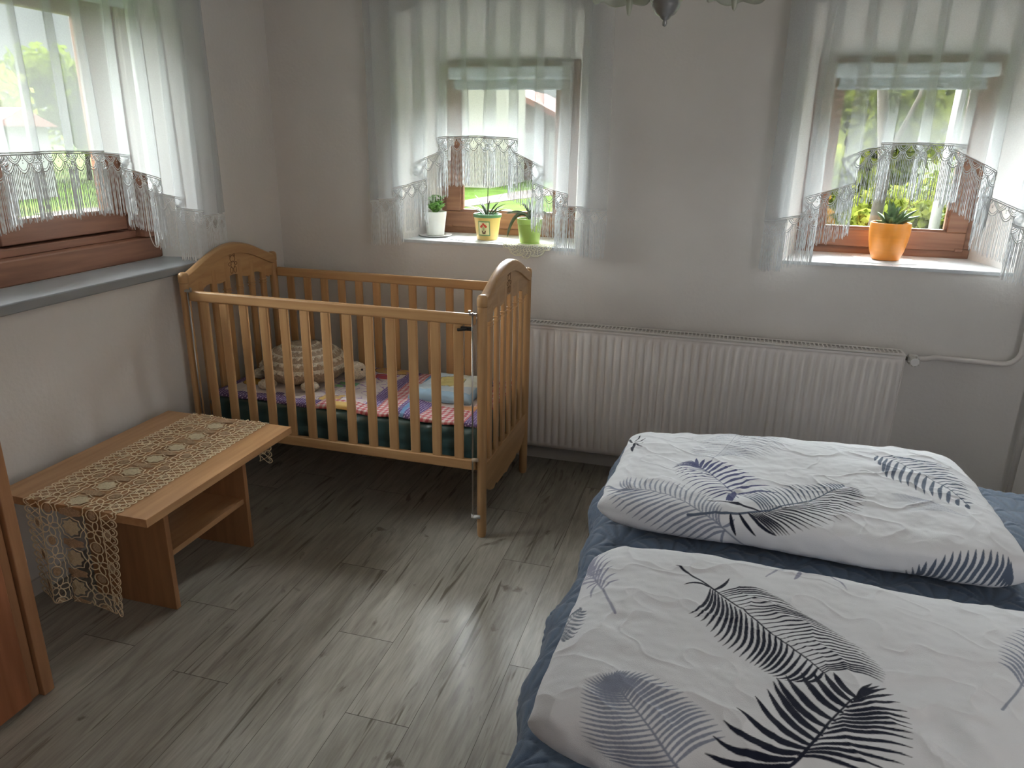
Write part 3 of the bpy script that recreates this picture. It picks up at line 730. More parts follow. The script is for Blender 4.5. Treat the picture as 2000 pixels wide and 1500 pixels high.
def blue_pad():
    n = 140; a, b = np.meshgrid(np.linspace(-1, 1, n), np.linspace(-1, 1, n))
    cx, cy, hx, hy = 1.062, -.455, .135, .15
    r = 8; hgt = np.clip(1-np.abs(a)**r, 0, 1)**.4*np.clip(1-np.abs(b)**r, 0, 1)**.4
    x = cx+hx*a+.008*np.sin(b*3); y = cy+hy*b+.01*a
    z = .458+.040*hgt+.004*fbm(a*3, b*3, 2, 3)*hgt
    C = np.tile(np.array([.33, .50, .66]), (n, n, 1)).astype(float)
    m = (b > -.72) & (np.abs(a) < .9); C[m] = [.50, .60, .68]
    w = ((a-.25)/.75)**2+((b-.2)/.6)**2+.25*vnoise(a*4, b*4, 5) < 1; C[w] = [.70, .72, .66]
    yel = ((a+.1)/.45)**2+((b-.05)/.45)**2+.4*vnoise(a*6, b*6, 8) < 1; C[yel] = [.66, .58, .25]
    ln = np.abs(((a+.1)/.45)**2+((b-.05)/.45)**2-1+.4*vnoise(a*6, b*6, 8)) < .06; C[ln] = [.25, .25, .2]
    o = grid_obj('folded_cover', np.stack([x, y, z], -1), attr_mat('blue_cover_print', .9, .2, 400), colors=C, solid=.004)
    tag(o, 'folded pale blue baby cover lying on the right end of the patchwork blanket', 'folded cover')
blue_pad()
def turtle():
    c = Vector((.375, -.475, .456)); r = empty('turtle_cushion', c, 'round beige crocheted turtle cushion with frilled rings in the cot', 'cushion')
    Ms = mat('beige_knit', (.44, .34, .25), .95, .25, 90, bump=.6, bscale=160); Ml = mat('cream_crochet', (.74, .67, .56), .95, .2, 110, bump=.8, bscale=200)
    Rr = .185
    prof = [(.10, 0), (.15, .012), (.178, .035), (.186, .062), (.176, .092), (.15, .120), (.11, .143), (.06, .156), (.0, .160)]
    MB().lathe(c, prof, 40).build('shell', Ms, r, smooth=True)
    # frilled rings
    def rad(z):
        for i in range(len(prof)-1):
            if prof[i][1] <= z <= prof[i+1][1]:
                t = (z-prof[i][1])/(prof[i+1][1]-prof[i][1]); return prof[i][0]*(1-t)+prof[i+1][0]*t
        return .05
    for zi in (.078, .106, .128, .145, .156):
        k = 150; vs = []; fs = []; rr = rad(zi)
        for i in range(k):
            a = 2*PI*i/k; w = math.sin(i*2*PI/5)
            for (dr, dz) in ((-.004, .003), (.006+.004*w, -.001), (.010+.007*w, -.014+.006*w)):
                vs.append(c+Vector(((rr+dr)*math.cos(a), (rr+dr)*math.sin(a), zi+dz)))
        for i in range(k):
            j = (i+1) % k
            for q in (0, 1): fs.append((i*3+q, j*3+q, j*3+q+1, i*3+q+1))
        MB().add(vs, fs).build('frill', Ml, r, smooth=True, fix=False)
    def blob(name, p, s, m, parent):
        bm = bmesh.new(); bmesh.ops.create_icosphere(bm, subdivisions=4, radius=1)
        for v in bm.verts:
            d = 1+.12*noise.noise(v.co*3.5+Vector(p)*9); v.co = Vector((v.co.x*s[0]*d, v.co.y*s[1]*d, v.co.z*s[2]*d))+Vector(p)
            v.co.z = max(v.co.z, .4575)
        me = bpy.data.meshes.new(name); bm.to_mesh(me); bm.free()
        for q in me.polygons: q.use_smooth = True
        me.materials.append(m); o = bpy.data.objects.new(name, me); COL.objects.link(o); setparent(o, parent); return o
    for a in (-1.95, -.95, .8, 2.3, -2.8):
        p = c+Vector((math.cos(a)*.20, math.sin(a)*.20, .018)); blob('foot', p, (.038, .038, .022), Ml, r)
    hd = blob('head', c+Vector((.235, .03, .045)), (.048, .04, .04), Ml, r)
    for s in (-1, 1): blob('eye', c+Vector((.272, .03+s*.018, .058)), (.005, .005, .005), M_dark, hd)
turtle()

# ================================================================== COFFEE TABLE
TX0, TX1, TY0, TY1, TZ = .082, .630, -1.751, -1.007, .450
tb = empty('coffee_table', ((TX0+TX1)/2, (TY0+TY1)/2, 0), 'low light brown wooden coffee table with a shelf, under the lace runner', 'table')
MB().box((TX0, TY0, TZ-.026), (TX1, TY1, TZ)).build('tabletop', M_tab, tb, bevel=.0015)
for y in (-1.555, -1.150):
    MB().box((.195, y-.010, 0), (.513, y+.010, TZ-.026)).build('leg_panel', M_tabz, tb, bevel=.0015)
MB().box((.205, -1.545, .185), (.503, -1.160, .205)).build('shelf', M_tab, tb, bevel=.001)
# lace runner
def lace_runner():
    Wd = .335; L0 = .33; LT = TY1-TY0; L1 = .17; zt = TZ+.0028
    def S(u, v):   # u: 0 at the near hanging tip -> L0+LT+L1 ; v: 0 left .. Wd right
        x = .198+v
        if u < L0:
            d = L0-u; f = d/L0
            # folds of the hanging end: left part swings back and folds
            t = v/Wd; w = math.sin(t*PI*2.3+.6)
            yy = TY0-.006-.012*f*(1+w)*(1 if t > .45 else .9); sway = 0
            if t < .45: yy = TY0-.008-.022*f*(1-math.cos((t)*PI*5))*.8+.010*f
            x2 = x-.012*f+(.022*f*math.sin(t*PI*3))
            return Vector((x2, yy, zt-d if d > .004 else zt-d*.4))
        if u > L0+LT:
            d = u-L0-LT; return Vector((x, TY1+.005+.004*math.sin(v*30), zt-d))
        return Vector((x, TY0+(u-L0), zt+.0006*math.sin(u*40+v*30)))
    T = L0+LT+L1; lace = MB(); med = []; tanm = []
    def ribbon(pts, w=.0026, mb=lace, closed=False):
        n = len(pts); 
        if n < 2: return
        vs = []
        for i, (u, v) in enumerate(pts):
            a = pts[(i-1) % n] if closed or i > 0 else pts[i]; b = pts[(i+1) % n] if closed or i < n-1 else pts[i]
            du, dv = b[0]-a[0], b[1]-a[1]; l = math.hypot(du, dv) or 1; nu, nv = -dv/l*w/2, du/l*w/2
            p = S(min(max(u, 0), T), v); q1 = S(min(max(u+nu, 0), T), v+nv); q2 = S(min(max(u-nu, 0), T), v-nv)
            vs += [q1, q2]
        fs = [(2*i, 2*i+1, (2*i+3) % (2*n), (2*i+2) % (2*n)) for i in range(n if closed else n-1)]
        mb.add(vs, fs)
    def ell(cu, cv, ru, rv, n=14, rot=0, k=0, amp=0):
        o = []
        for i in range(n):
            a = 2*PI*i/n; r = 1+amp*math.cos(k*a); x, y = ru*r*math.cos(a), rv*r*math.sin(a)
            o.append((cu+x*math.cos(rot)-y*math.sin(rot), cv+x*math.sin(rot)+y*math.cos(rot)))
        return o
    def patch(cu, cv, ru, rv, mb, k=8, amp=.10, n=40):
        pts = ell(cu, cv, ru, rv, n, 0, k, amp); vs = [S(min(max(cu, 0), T), cv)+Vector((0, 0, .0004))]+[S(min(max(u, 0), T), v)+Vector((0, 0, .0004)) for u, v in pts]
        # ring subdivisions keep it on folds
        mb.append(MB().add(vs, [(0, i+1, (i+1) % n+1) for i in range(n)]))
    tile = .106; nt = int(T/tile)+1; c = Wd/2
    for k in range(nt):
        u0 = k*T/nt; tl = T/nt; uc = u0+tl/2
        if k % 1 == 0:
            patch(uc, c, tl*.25, .030, med, 8, .12); ribbon(ell(uc, c, tl*.33, .039, 24, 0, 8, .10), .0028, closed=True)
            patch(u0, c, tl*.15, .040, tanm, 6, .10); 
        for s in (-1, 1):
            # flower with petals
            cv = c+s*.079
            for a in range(5):
                an = a*2*PI/5+.3; ribbon(ell(uc+.021*math.cos(an), cv+.019*math.sin(an), .0155, .0095, 12, an), .0030, closed=True)
            patch(u0+.001, cv, .013, .015, tanm, 2, .1, 20); ribbon(ell(u0, cv, .019, .021, 16), .0030, closed=True)
            # lattice along the border
            for q in range(4):
                ua, ub = u0+tl*q/4, u0+tl*(q+1)/4
                ribbon([(ua, c+s*.108), (ub, c+s*.146)], .0026); ribbon([(ua, c+s*.146), (ub, c+s*.108)], .0026)
            for dv in (.045, .106): ribbon([(u0+tl*i/12, c+s*(dv+.0045*abs(math.sin(i*PI/3)))) for i in range(13)], .0030)
            patch(uc, c+s*.127, .014, .0085, tanm, 2, .05, 18); ribbon(ell(uc, c+s*.127, .018, .012, 14), .0028, closed=True)
            # scalloped edge
            for q in range(4):
                ua = u0+tl*q/4; h = tl/8
                for rr, wv in ((1, .0036), (.52, .0026)):
                    ribbon([(ua+h-h*rr*math.cos(PI*i/8), c+s*(.146+.020*rr*math.sin(PI*i/8))) for i in range(9)], wv)
    # end scallops
    for q in range(8):
        vc = (q+.5)*Wd/8; h = Wd/16
        ribbon([(.016-.016*math.sin(PI*i/8), vc-h*math.cos(PI*i/8)) for i in range(9)], .003)
    r = lace.build('lace_runner', M_lace_tan, None, fix=False)
    tag(r, 'long tan crochet lace runner lying along the coffee table and hanging over its ends', 'table runner')
    m = r.modifiers.new('t', 'SOLIDIFY'); m.thickness = .0012; m.offset = 0
    Mt = mat('tan_lace_patch', (.58, .40, .25), .9, .2, 200, bump=.5, bscale=300)
    for q in med: o = q.build('medallion', M_lace_cream, r, fix=False); o['label'] = 'cream solid patch on the middle line'
    for q in tanm: q.build('petal', Mt, r, fix=False)
lace_runner()

# ================================================================== WARDROBE (cropped at the left)
wd = empty('wardrobe', (.2, -2.6, 0), 'brown veneered wardrobe cropped by the left edge of the photo', 'wardrobe')
MB().box((.012, -3.6, .0), (.415, -1.968, 2.1)).build('carcass', M_wardl, wd, bevel=.002)
MB().box((.416, -2.002, .002), (.438, -1.968, 2.1)).build('edge_strip', M_wardl, wd, bevel=.003)
MB().box((.416, -2.030, .012), (.426, -2.006, 2.08)).build('stile', M_wardl, wd, bevel=.002)
MB().box((.416, -2.72, .015), (.436, -2.036, 2.08)).build('door', M_ward, wd, bevel=.002)
MB().box((.416, -3.42, .015), (.436, -2.726, 2.08)).build('door', M_ward, wd, bevel=.002)

# ================================================================== BED
BX0, BX1, BY0, BY1, BZ = 1.845, 3.93, -2.72, -.86, .50
bed = empty('bed', ((BX0+BX1)/2, (BY0+BY1)/2, 0), 'low double bed hidden under the blue quilted bedspread', 'bed')
MB().box((BX0+.06, BY0+.06, .06), (BX1-.02, BY1-.06, .26)).build('base', M_tab, bed, bevel=.005)
puffy_box('mattress', (BX0+.03, BY0+.03, .26), (BX1-.02, BY1-.03, BZ-.022), M_cotton, bed, r=.04, wr=.004, nx=30, ny=24)
for x in (BX0+.1, BX1-.1):
    for y in (BY0+.1, BY1-.1): MB().box((x-.03, y-.03, 0), (x+.03, y+.03, .06)).build('leg', M_tab, bed)
def sdist(u, v):
    """quilting lines: overlapping fans with ribs, returns 0 on a stitch line"""
    R = .105; best = np.full(u.shape, 9.0); rib = np.full(u.shape, 9.0); top = np.full(u.shape, -1e9)
    i0 = np.floor(u/(R*2)).astype(int); j0 = np.floor(v/(R*.5)).astype(int)
    for dj in range(-3, 2):
        for di in (-1, 0, 1):
            j = j0+dj; cx = (i0+di+.5)*2*R+np.where(j % 2 == 0, 0, R); cy = j*R*.5
            r = np.hypot(u-cx, v-cy); inside = (r < R) & (v >= cy-.0*R)
            lead = inside & (-cy > top)     # lowest fan wins
            top = np.where(lead, -cy, top)
            an = np.arctan2(v-cy, u-cx)
            rb = np.abs(((an/(PI/7)+.5+.25*np.sin(r/R*3)) % 1)-.5)*(PI/7)*r
            rib = np.where(lead, np.minimum(rb, R-r), rib)
    return rib
def bedspread():
    ov = .36; step = .0052
    U = np.arange(-ov, (BX1-BX0)+.0, step*1.15); V = np.arange(-ov, (BY1-BY0)+ov, step)
    u, v = np.meshgrid(U, V)
    Wb, Hb = BX1-BX0, BY1-BY0; rr = .055
    def fold(t, lo, hi):
        # arc-length fold over rounded edges: returns (pos, drop)
        pos = t.copy(); drop = np.zeros_like(t)
        for sgn, e in ((-1, lo), (1, hi)):
            d = (e-t) if sgn < 0 else (t-e)       # beyond the edge
            d = d+rr
            m = d > 0; a = np.clip(d/rr, 0, PI/2)
            pos = np.where(m, e-sgn*(rr-rr*np.sin(a))*1.0, pos); 
            extra = np.clip(d-rr*PI/2, 0, None)
            drop = np.where(m, rr*(1-np.cos(a))+extra, drop)
        return pos, drop
    x, dx = fold(u, 0, 99); y, dy = fold(v, 0, Hb)
    z = BZ-np.sqrt(dx**2+dy**2)
    z = np.maximum(z, .09)
    # hanging skirt waves
    hang = np.clip((BZ-z-.05)/.3, 0, 1)
    x = BX0+x-hang*(.012*np.sin(v*17)+.010*fbm(v*6, u*2, 4, 2))-.010; y = BY0+y+np.where(v > Hb/2, 1, -1)*hang*.02*np.sin(u*15)
    x -= (.014*np.sin(v*9+1)+.010*np.sin(v*23))*np.clip(dx/.05, 0, 1)*(1-hang)
    s = sdist(u+.012*vnoise(u*9, v*9, 1), v+.012*vnoise(u*9, v*9, 2))
    puff = .0062*(1-np.exp(-s/.008))
    flat = (dx+dy < .05)
    z = z+puff*np.where(flat, 1, .0)+.006*fbm(u*3.2, v*3.2, 11, 3)*flat
    x = x-puff*(~flat)*(dx > 0)
    base = np.array([.078, .120, .190]); C = np.tile(base, (*u.shape, 1)).astype(float)
    C *= (1-.28*np.exp(-(s/.0030)**2))[..., None]
    o = grid_obj('quilted_bedspread', np.stack([x, y, z], -1), attr_mat('blue_microfibre', .62, .15, 500, .25), colors=C)
    tag(o, 'slate blue quilted bedspread with stitched fans covering the whole bed', 'bedspread')
bedspread()
# ---- duvets with printed palm leaves
def paint_leaves(which):
    """printed palm leaves: every leaf is a fan of leaflets between its stem and its tips (coordinates in metres on the fabric)"""
    def paint(C, U, V, L):
        Ug = U[0]; Vg = V[:, 0]
        def capsule(pts, ws, col, alpha):
            for i in range(len(pts)-1):
                a, b = pts[i], pts[i+1]; wa, wb = ws[i], ws[i+1]; pad = max(wa, wb)+.001
                i0, i1 = np.searchsorted(Ug, [min(a[0], b[0])-pad, max(a[0], b[0])+pad]); j0, j1 = np.searchsorted(Vg, [min(a[1], b[1])-pad, max(a[1], b[1])+pad])
                if i1 <= i0 or j1 <= j0: continue
                uu = U[j0:j1, i0:i1]; vv = V[j0:j1, i0:i1]; d = b-a; L2 = d@d+1e-12
                q = np.clip(((uu-a[0])*d[0]+(vv-a[1])*d[1])/L2, 0, 1)
                dist = np.hypot(uu-a[0]-q*d[0], vv-a[1]-q*d[1])
                m = np.clip((wa+(wb-wa)*q-dist)/.0012+.5, 0, 1)[..., None]*alpha
                C[j0:j1, i0:i1] = C[j0:j1, i0:i1]*(1-m)+np.array(col)*m
        for (n_, cn, k, w, alpha, st, stem, sw) in PRINTS:
            if n_ != which: continue
            col = INK[cn]; st = np.array(st, float)
            if len(stem): capsule(np.array(stem, float), np.linspace(sw, sw*.4, len(stem)), col, alpha)
            for i in range(k):
                t = i/(k-1)*(len(st)-1) if k > 1 else 0
                row = np.array([np.interp(t, np.arange(len(st)), st[:, c]) for c in range(6)])
                p0, m, p1 = row[:2], row[2:4], row[4:]; c = 2*m-(p0+p1)/2; q = np.linspace(0, 1, 10)[:, None]
                pts = (1-q)**2*p0+2*q*(1-q)*c+q*q*p1; q = q[:, 0]
                capsule(pts, w*np.sin(PI*np.clip(.10+.88*q, 0, 1))**.75, col, alpha)
    return paint
def duvet(name, corners, H, zb, label, paint, seed, e=.52, nx=620, nt=520):
    """corners: near-left, near-right, far-right, far-left on the bed; folded soft slab"""
    (nl, nr, fr, fl) = [np.array(c, float) for c in corners]
    a = np.linspace(-1, 1, nx); t0 = np.linspace(-2.25, 2.25, 20001)
    ya_, za_ = .27*np.sign(np.sin(t0))*np.abs(np.sin(t0))**e, H/2*np.sign(np.cos(t0))*np.abs(np.cos(t0))**(e*1.15)
    ar = np.concatenate([[0], np.cumsum(np.hypot(np.diff(ya_), np.diff(za_)))]); th = np.interp(np.linspace(0, ar[-1], nt), ar, t0)
    A, TH = np.meshgrid(a, th)
    sn, cs = np.sin(TH), np.cos(TH); Y = np.sign(sn)*np.abs(sn)**e; Z = np.sign(cs)*np.abs(cs)**(e*1.15)
    cap = np.clip(1-np.abs(A)**14, 0, 1)**.45; capy = 1-.10*np.abs(A)**10
    f = (A+1)/2; g = (Y*capy+1)/2
    x = (nl[0]*(1-f)+nr[0]*f)*(1-g)+(fl[0]*(1-f)+fr[0]*f)*g; y = (nl[1]*(1-f)+nr[1]*f)*(1-g)+(fl[1]*(1-f)+fr[1]*f)*g
    Hh = H*(1-.05*np.sin(A*2+seed))
    z = zb+Hh/2+Z*cap*Hh/2
    top = np.clip(Z, 0, 1)*cap
    wr = .0065*fbm(x*3.1, y*4, seed, 3)+.0022*fbm(x*15+y*6, y*19-x*5, seed+9, 3)+.0042*np.clip(1-np.abs(fbm(x*5+y*3, y*6-x*2, seed+3, 3))*3.0, 0, 1)**2+.0020*np.clip(1-np.abs(fbm(x*9-y*4+3, y*11+x*5, seed+31, 2))*3.4, 0, 1)**2
    z += wr*(.35+.65*top); x += .006*fbm(y*7, z*9, seed+7, 3); y += .007*fbm(x*8, z*12, seed+5, 3)
    z = np.maximum(z, zb-.002)
    # fabric coordinates: u = metres along, v = metres around the section measured from the crest
    dth = np.hypot(np.diff(y, axis=0), np.diff(z, axis=0)); s = np.concatenate([np.zeros((1, nx)), np.cumsum(dth, 0)]); s = s-s[nt//2]
    col = np.tile(np.array([.74, .755, .79]), (nt, nx, 1)).astype(float)
    L = np.hypot(nr[0]-nl[0], nr[1]-nl[1])
    Ug = (a+1)/2*L; Vg = s[:, nx//2]; U, V = np.meshgrid(Ug, Vg)
    paint(col, U, V, L)
    col = np.clip(col, 0, 1)
    o = grid_obj(name, np.stack([x, y, z], -1), attr_mat(name+'_print', .88, .25, 700, .1), colors=col)
    tag(o, label, 'duvet', 'folded leaf print duvets on the bed'); return (x, y, z, U, V)
NAVY = (.012, .016, .035); INDIGO = (.055, .065, .17); GREYB = (.26, .29, .38); STEEL = (.10, .13, .19); LAV = (.30, .31, .42)
INK = dict(NAVY=NAVY, INDIGO=INDIGO, GREYB=GREYB, STEEL=STEEL, LAV=LAV)
#PRINTS_BEGIN
PRINTS=[
('A','GREYB',15,.00255,.6,[(.283,.053,.335,.084,.39,.063),(.298,.099,.365,.116,.427,.084),(.316,.136,.39,.164,.46,.112),(.342,.208,.423,.246,.485,.164),(.361,.27,.426,.286,.487,.245)],[(.274,.032),(.323,.163),(.36,.309)],.0017),
('A','GREYB',13,.00212,.5,[(.282,.046,.254,.06,.226,.059),(.302,.108,.253,.115,.206,.09),(.331,.182,.278,.187,.225,.169),(.359,.25,.317,.247,.275,.214)],[],.0017),
('A','GREYB',14,.00187,.4,[(.903,-.162,.836,-.144,.758,-.158),(.854,-.117,.8,-.103,.74,-.117),(.82,-.097,.778,-.08,.731,-.088)],[],.0017),
('A','GREYB',24,.00272,.85,[(.324,-.321,.314,-.297,.321,-.264),(.29,-.3,.291,-.268,.304,-.233),(.262,-.277,.259,-.241,.272,-.208),(.218,-.25,.212,-.21,.224,-.163),(.172,-.23,.167,-.198,.177,-.162),(.127,-.221,.121,-.193,.129,-.166),(.084,-.228,.075,-.203,.076,-.157),(.064,-.237,.05,-.215,.044,-.185)],[(.39,-.376),(.33,-.325),(.29,-.298),(.234,-.258),(.179,-.231),(.127,-.221),(.064,-.237)],.00255),
('A','GREYB',20,.00357,.95,[(.334,-.328,.302,-.343,.273,-.379),(.297,-.304,.251,-.324,.21,-.38),(.255,-.273,.204,-.306,.157,-.353),(.203,-.245,.154,-.286,.107,-.338),(.149,-.223,.102,-.27,.057,-.321),(.098,-.227,.061,-.251,.026,-.289),(.071,-.234,.036,-.236,-.002,-.186)],[],.0017),
('A','GREYB',2,.0034,.9,[(.33,-.323,.324,-.35,.327,-.375),(.324,-.319,.34,-.309,.352,-.294)],[],.0017),
('A','INDIGO',12,.00552,1,[(.349,-.184,.404,-.156,.458,-.152),(.334,-.162,.377,-.104,.424,-.081),(.317,-.131,.35,-.075,.392,-.053),(.295,-.091,.33,-.046,.371,-.02),(.277,-.069,.304,-.013,.336,.024),(.263,-.049,.279,.001,.301,.027),(.249,-.025,.256,.013,.268,.036),(.238,-.007,.232,.02,.231,.05)],[(.357,-.21),(.307,-.111),(.237,-.003)],.0017),
('A','INDIGO',19,.00272,1,[(.349,-.184,.318,-.199,.29,-.231),(.331,-.153,.29,-.168,.255,-.212),(.302,-.102,.259,-.11,.222,-.164),(.275,-.063,.228,-.057,.19,-.107),(.254,-.034,.208,-.012,.168,-.05),(.243,-.012,.211,.006,.179,-.011),(.239,-.007,.224,.017,.207,.026)],[],.0017),
('A','INDIGO',4,.00595,1,[(.347,-.175,.335,-.207,.327,-.232),(.35,-.178,.343,-.21,.341,-.235)],[],.0017),
('A','STEEL',24,.00272,1,[(.419,-.26,.39,-.213,.35,-.178),(.447,-.245,.425,-.194,.393,-.15),(.493,-.213,.481,-.15,.452,-.111),(.549,-.145,.535,-.098,.511,-.08),(.598,-.103,.588,-.071,.575,-.056),(.625,-.071,.623,-.059,.618,-.055)],[(.24,-.296),(.361,-.276),(.432,-.253),(.525,-.178),(.627,-.063)],.00425),
('A','NAVY',1,.00425,1,[(.413,-.26,.348,-.242,.281,-.242)],[],.0017),
('A','NAVY',26,.00255,1,[(.384,-.27,.42,-.293,.451,-.321),(.41,-.263,.449,-.286,.482,-.314),(.438,-.252,.496,-.263,.547,-.285),(.475,-.23,.546,-.212,.609,-.235),(.525,-.178,.593,-.168,.652,-.191),(.584,-.116,.632,-.115,.677,-.13),(.625,-.071,.646,-.077,.665,-.092)],[],.0017),
('A','NAVY',3,.00467,1,[(.342,-.282,.347,-.31,.357,-.338),(.384,-.27,.415,-.301,.451,-.321)],[],.0017),
('A','STEEL',14,.0051,1,[(.749,.161,.737,.135,.731,.113),(.768,.153,.743,.079,.741,.049),(.783,.126,.756,.058,.749,.002),(.808,.098,.784,.037,.777,-.015),(.832,.068,.813,.014,.801,-.037),(.855,.04,.838,-.012,.824,-.07),(.882,.009,.86,-.047,.851,-.084),(.894,-.057,.882,-.082,.878,-.108),(.912,-.103,.912,-.113,.916,-.117)],[(.918,-.11),(.886,.004),(.83,.072),(.783,.126),(.741,.167)],.0017),
('A','STEEL',19,.00306,1,[(.761,.157,.807,.167,.843,.152),(.796,.113,.861,.15,.914,.141),(.831,.074,.889,.102,.939,.106),(.865,.038,.909,.047,.947,.042),(.891,-.027,.924,-.004,.951,-.001),(.91,-.091,.922,-.087,.932,-.088)],[],.0017),
('A','STEEL',18,.00467,1,[(.745,-.375,.754,-.395,.741,-.354),(.768,-.376,.773,-.351,.774,-.327),(.803,-.379,.816,-.335,.829,-.294),(.842,-.369,.86,-.327,.875,-.285),(.885,-.366,.904,-.324,.922,-.273),(.929,-.362,.941,-.327,.95,-.289),(.956,-.372,.956,-.347,.953,-.327)],[],.0017),
('A','NAVY',1,.00552,1,[(.034,.14,.036,.084,.04,.051)],[],.0017),
('A','NAVY',5,.00297,1,[(.026,.148,.015,.185,.003,.25),(.031,.16,.038,.188,.042,.236),(.034,.151,.051,.147,.061,.185),(.037,.136,.051,.12,.061,.131),(.038,.125,.052,.097,.065,.086)],[],.0017),
('B','GREYB',28,.0027,.95,[(.243,-.326,.193,-.349,.141,-.354),(.211,-.301,.156,-.323,.096,-.33),(.18,-.274,.133,-.292,.082,-.295),(.155,-.25,.115,-.258,.076,-.255),(.139,-.236,.109,-.232,.08,-.223),(.132,-.227,.117,-.216,.103,-.202),(.13,-.223,.126,-.209,.125,-.192)],[(.248,-.334),(.211,-.301),(.18,-.274),(.15,-.246),(.13,-.223)],.00225),
('B','GREYB',24,.003,.95,[(.241,-.324,.266,-.293,.301,-.262),(.216,-.304,.24,-.265,.279,-.233),(.19,-.283,.217,-.242,.254,-.219),(.164,-.26,.189,-.221,.225,-.194),(.145,-.243,.16,-.211,.184,-.179),(.134,-.228,.138,-.208,.148,-.182),(.13,-.223,.127,-.207,.129,-.188)],[],.0015),
('B','LAV',9,.003,.9,[(.057,.06,.065,.093,.083,.106),(.046,.089,.046,.138,.062,.164),(.033,.118,.031,.181,.048,.212),(.019,.153,.014,.227,.026,.293),(.009,.181,.006,.222,.004,.319)],[(.094,-.023),(.06,.055),(.033,.118),(-.005,.244)],.003),
('B','LAV',8,.00263,.8,[(.04,.101,.033,.082,.036,.047),(.034,.115,.01,.143,-.004,.177),(.019,.153,.042,.149,-.035,.194),(.009,.181,-.01,.246,-.035,.232)],[],.0015),
('B','STEEL',10,.00263,.7,[(.003,-.067,.016,-.095,.023,-.102),(-.011,-.014,.025,-.085,.039,-.091),(.006,-.028,.03,-.06,.045,-.063),(.013,-.005,.03,-.028,.044,-.033),(.023,.004,.032,-.007,.039,-.009)],[(-.002,-.049),(.006,-.028),(.027,.009)],.0015),
('B','STEEL',7,.00225,.6,[(.006,-.028,-.012,.011,-.024,.007),(.015,-.007,.01,.013,.008,.004),(.026,.003,.023,.015,.019,.024)],[],.0015),
('B','LAV',1,.003,.8,[(.368,.2,.402,.258,.44,.275)],[],.0015),
('B','LAV',1,.003,.9,[(.466,.28,.5,.261,.523,.202)],[],.0015),
('B','LAV',1,.0045,.9,[(.438,.274,.431,.226,.423,.203)],[],.0015),
('B','STEEL',3,.00225,.5,[(.625,.278,.649,.273,.675,.278),(.612,.275,.635,.278,.655,.274)],[],.0015),
('B','GREYB',12,.0027,.9,[(.763,-.004,.759,.026,.741,.041),(.784,.024,.777,.062,.755,.083),(.807,.06,.807,.109,.783,.129),(.842,.12,.839,.158,.821,.174)],[(.718,-.073),(.763,-.004),(.807,.06),(.867,.165)],.00225),
('B','GREYB',12,.0027,.9,[(.763,-.004,.778,-.009,.8,.0),(.807,.06,.83,.053,.867,.078),(.842,.12,.87,.125,.905,.154)],[],.0015),
('B','NAVY',28,.00195,1,[(.278,.097,.323,.135,.369,.14),(.293,.088,.35,.123,.403,.11),(.315,.06,.377,.087,.438,.081),(.339,.039,.405,.071,.465,.062),(.368,.011,.433,.044,.494,.044),(.393,-.017,.462,.02,.522,.013),(.419,-.044,.485,-.009,.542,-.022),(.447,-.07,.501,-.036,.553,-.053),(.457,-.079,.504,-.054,.547,-.073)],[(.192,.181),(.236,.137),(.27,.105),(.339,.039),(.397,-.021),(.455,-.078)],.003),
('B','NAVY',1,.00337,1,[(.27,.105,.286,.128,.298,.161)],[],.0015),
('B','NAVY',1,.00337,1,[(.259,.111,.236,.119,.212,.11)],[],.0015),
('B','NAVY',23,.0033,1,[(.263,.106,.252,.045,.228,.011),(.275,.096,.275,.033,.258,-.017),(.295,.073,.298,.004,.278,-.05),(.319,.049,.321,-.013,.304,-.067),(.349,.026,.348,-.032,.333,-.082),(.377,.003,.371,-.048,.353,-.09),(.401,-.027,.391,-.07,.365,-.099),(.433,-.058,.413,-.095,.383,-.113),(.456,-.078,.441,-.102,.423,-.11)],[],.0015),
('B','NAVY',13,.00675,1,[(.394,-.28,.338,-.301,.279,-.301),(.402,-.26,.343,-.272,.287,-.254),(.414,-.246,.362,-.235,.319,-.202),(.424,-.235,.388,-.202,.362,-.15),(.438,-.216,.404,-.179,.376,-.121),(.456,-.192,.416,-.16,.384,-.104),(.475,-.162,.443,-.138,.421,-.089),(.488,-.142,.465,-.121,.451,-.081),(.499,-.121,.483,-.103,.472,-.075)],[(.39,-.288),(.437,-.214),(.503,-.115)],.003),
('B','NAVY',16,.00345,1,[(.404,-.26,.455,-.255,.502,-.261),(.417,-.246,.49,-.225,.557,-.229),(.441,-.213,.508,-.188,.568,-.191),(.461,-.185,.519,-.163,.574,-.165),(.479,-.158,.526,-.14,.571,-.137),(.493,-.134,.523,-.107,.555,-.088),(.502,-.116,.514,-.098,.53,-.078)],[],.0015),
]
#PRINTS_END
BZT = BZ+.004
CA = ((1.862, -1.530), (2.868, -1.565), (2.845, -.895), (1.885, -.985)); CB = ((1.884, -2.335), (3.05, -2.395), (3.05, -1.765), (1.907, -1.770))
dA = duvet('duvet', CA, .122, BZT, 'folded white leaf print duvet on the far side of the bed near the radiator', paint_leaves('A'), 3)
dB = duvet('duvet', CB, .150, BZT, 'folded white leaf print duvet at the near side of the bed, cropped by the photo', paint_leaves('B'), 12, nx=760, nt=620)

